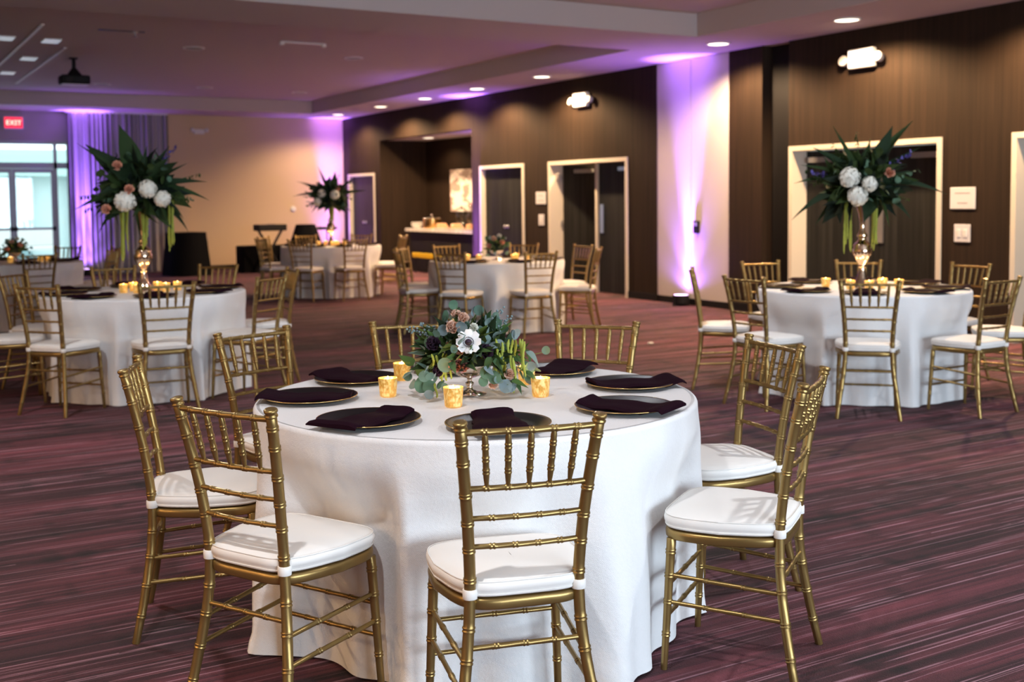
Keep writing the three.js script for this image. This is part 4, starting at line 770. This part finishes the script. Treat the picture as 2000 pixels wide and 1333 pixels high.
const faceCam = (x, z) => Math.atan2(-x, -z);
// front table
roundTable('T1', 1.882, -3.486, [-23.4, -67, -117, -162, 166, 123, 76, 32], 'front table', { seed: 11, rad: [1.17, 1.12, 1.18, 1.30, 1.20, 1.17, 1.17, 1.17], twist: [8, 4, 8, 2, -3, 7, 3, 3], plates: [-22, -64, -114, -156, 162, 119, 75, 28] });
roundTable('T2', 1.961, -9.037, [-5, -48.5, -92, -134.5, 180, 136, 86, 38], 'left vase table', { seed: 12 });
roundTable('T4', 6.492, -5.974, [-45, -87, -133, 174, 134, 88, 43, -1], 'right vase table', { seed: 14, rad: [1.2, 1.22, 1.25, 1.25, 1.17, 1.17, 1.2, 1.2] });
roundTable('T5', 6.324, -11.194, [-6, -54, -97, -139, -178, 134, 89, 44], 'middle table', { seed: 15 });
roundTable('T3', 6.416, -16.546, [-4, -43.5, -82, -138, 179, 134, 84, 47], 'farthest table', { seed: 13 });
roundTable('T6', 1.70, -14.7, [5, -42, -88, -130, -175, 142, 97, 56], 'leftmost table', { seed: 16, rad: Array(8).fill(1.2) });

{ const g = new THREE.IcosahedronGeometry(0.03, 1), p = g.attributes.position, r = rng(8); for (let i = 0; i < p.count; i++) p.setXYZ(i, p.getX(i) * (1.3 + Math.sin(i * 3) * 0.2), Math.max(-0.006, p.getY(i) * 0.35), p.getZ(i)); g.computeVertexNormals(); tagMesh('paper_scrap', g, M.white, 'tiny white paper scrap on the carpet behind the front table', 'paper', [6.85, 0.007, -9.03], 0.6); }
lowCentre('low rose, anemone and eucalyptus centrepiece in a silver compote on the front table', 1.865, -3.505, faceCam(1.865, -3.505), 21, true);
[[1.606, -3.626, 'leftmost lit gold votive candle on the front table'], [1.80, -3.93, 'lit gold votive candle behind the leftmost one on the front table'], [1.707, -3.324, 'lit gold votive candle in front of the flowers on the front table'], [2.15, -3.592, 'lit gold votive candle just right of the flowers on the front table'], [2.05, -3.33, 'rightmost lit gold votive candle on the front table']].forEach(([x, z, l]) => candle(x, z, l));
lowCentre('low flower centrepiece on the middle table near the open doors', 6.324, -11.194, faceCam(6.3, -11.2), 25, false);
lowCentre('low dark flower centrepiece on the leftmost table by the glass doors', 1.70, -14.7, faceCam(1.7, -14.7), 26, false);
const ORD = ['leftmost', 'second from left', 'third from left', 'fourth from left', 'fifth from left', 'rightmost'];
const ringCandles = (cx, cz, list, phrase) => list.sort((p, q) => p[0] - q[0]).forEach(([dx, dz], i) => { const a = faceCam(cx, cz); candle(cx + dx * Math.cos(a) + dz * Math.sin(a), cz - dx * Math.sin(a) + dz * Math.cos(a), 'lit gold votive candle, ' + (i === list.length - 1 ? 'rightmost' : ORD[i]) + ' on the ' + phrase, 'votive candles on the ' + phrase); });
ringCandles(6.324, -11.194, [[-0.33, 0.05], [-0.20, 0.16], [0.19, 0.16], [0.34, 0.02], [0.22, -0.1]], 'middle table');
ringCandles(1.961, -9.037, [[-0.15, 0.08], [-0.08, -0.06], [-0.05, 0.16], [0.10, -0.05], [0.16, 0.1], [0.25, -0.02]], 'left vase table');
ringCandles(6.492, -5.974, [[-0.26, -0.02], [0.14, 0.04], [0.15, -0.1], [0.26, 0.02], [-0.08, 0.16], [0.05, 0.2]], 'right vase table');
ringCandles(6.416, -16.546, [[-0.19, 0.05], [-0.08, -0.1], [0.02, 0.15], [0.10, 0.1], [0.20, 0.02], [0.06, -0.1]], 'farthest table');
ringCandles(1.70, -14.7, [[-0.05, 0.2], [0.36, 0.05], [0.28, 0.12]], 'leftmost table');

tallCentre('tall flower arrangement in a gold vase on the left vase table', 1.961, -9.037, faceCam(1.961, -9.037), 31, {
  blades: [[-0.145, 1.28, 0.17, 3], [-0.40, 1.12, 0.13, 3], [-0.46, 1.13, 0.05, 0], [-0.50, 0.67, 0.09, 1], [0.50, 0.88, 0.09, 1], [0.47, 0.66, 0.10, 2], [0.22, 1.12, 0.08, 0], [0.35, 0.98, 0.06, 0], [-0.33, 0.60, 0.10, 1], [0.05, 1.12, 0.07, 0], [-0.02, 0.45, 0.08, 2], [0.30, 0.45, 0.09, 2], [-0.28, 0.45, 0.08, 2], [0.2, 0.9, 0.08, 1, -0.4], [-0.25, 0.9, 0.08, 1, -0.4]],
  hyd: [[-0.117, 0.70, 0.26, 0, 1.05], [0.047, 0.79, 0.27, 0, 0.9], [0.150, 0.715, 0.25, 1]], peach: [[-0.085, 0.785, 0.29], [-0.165, 0.965, 0.21], [-0.25, 0.64, 0.22]],
  strands: [[-0.13, 0.58, 0.34, 0.1], [0.02, 0.60, 0.27, 0.09], [0.215, 0.58, 0.28, 0.06]], blue: [[0.26, 1.12]],
});
tallCentre('tall flower arrangement in a gold vase on the right vase table', 6.492, -5.974, faceCam(6.492, -5.974), 32, {
  cy: 0.76, blades: [[0.33, 1.26, 0.10, 1], [0.22, 1.18, 0.12, 3], [-0.22, 1.20, 0.05, 0], [-0.47, 0.74, 0.09, 2], [-0.46, 0.47, 0.10, 2], [0.55, 0.63, 0.08, 2], [0.40, 1.02, 0.08, 0], [-0.35, 1.08, 0.10, 1], [0.05, 1.10, 0.08, 0], [-0.30, 0.45, 0.09, 2], [0.30, 0.5, 0.1, 2], [-0.45, 0.95, 0.06, 1], [0.42, 0.8, 0.07, 1]],
  hyd: [[-0.09, 0.815, 0.26, 0], [-0.035, 0.68, 0.27, 0, 0.95], [0.045, 0.765, 0.27, 1, 0.9]], peach: [[0.18, 0.845, 0.18]],
  strands: [[-0.10, 0.52, 0.24, 0.08], [0.10, 0.52, 0.26, 0.08]], blue: [[0.33, 0.98], [-0.36, 0.86]],
});
tallCentre('tall flower arrangement in a gold vase on the farthest table', 6.416, -16.546, faceCam(6.416, -16.546), 33, {
  cy: 0.74, spread: 0.8, blades: [[-0.18, 1.22, 0.06, 0], [0.10, 1.13, 0.12, 3], [0.56, 0.83, 0.10, 0], [-0.5, 0.95, 0.06, 2], [-0.55, 0.70, 0.06, 2], [-0.42, 0.98, 0.05, 1], [0.42, 1.05, 0.06, 0], [-0.25, 0.5, 0.09, 2], [0.28, 0.5, 0.09, 2], [0.0, 1.05, 0.06, 0]],
  hyd: [[0.07, 0.78, 0.19, 0], [-0.13, 0.80, 0.17, 1], [-0.19, 0.68, 0.16, 1]], peach: [[0.12, 0.87, 0.14]], strands: [[0.02, 0.52, 0.2, 0.06]],
});

scene.traverse((o) => { if (o.isMesh) o.castShadow = o.receiveShadow = true; });
renderer.render(scene, camera);
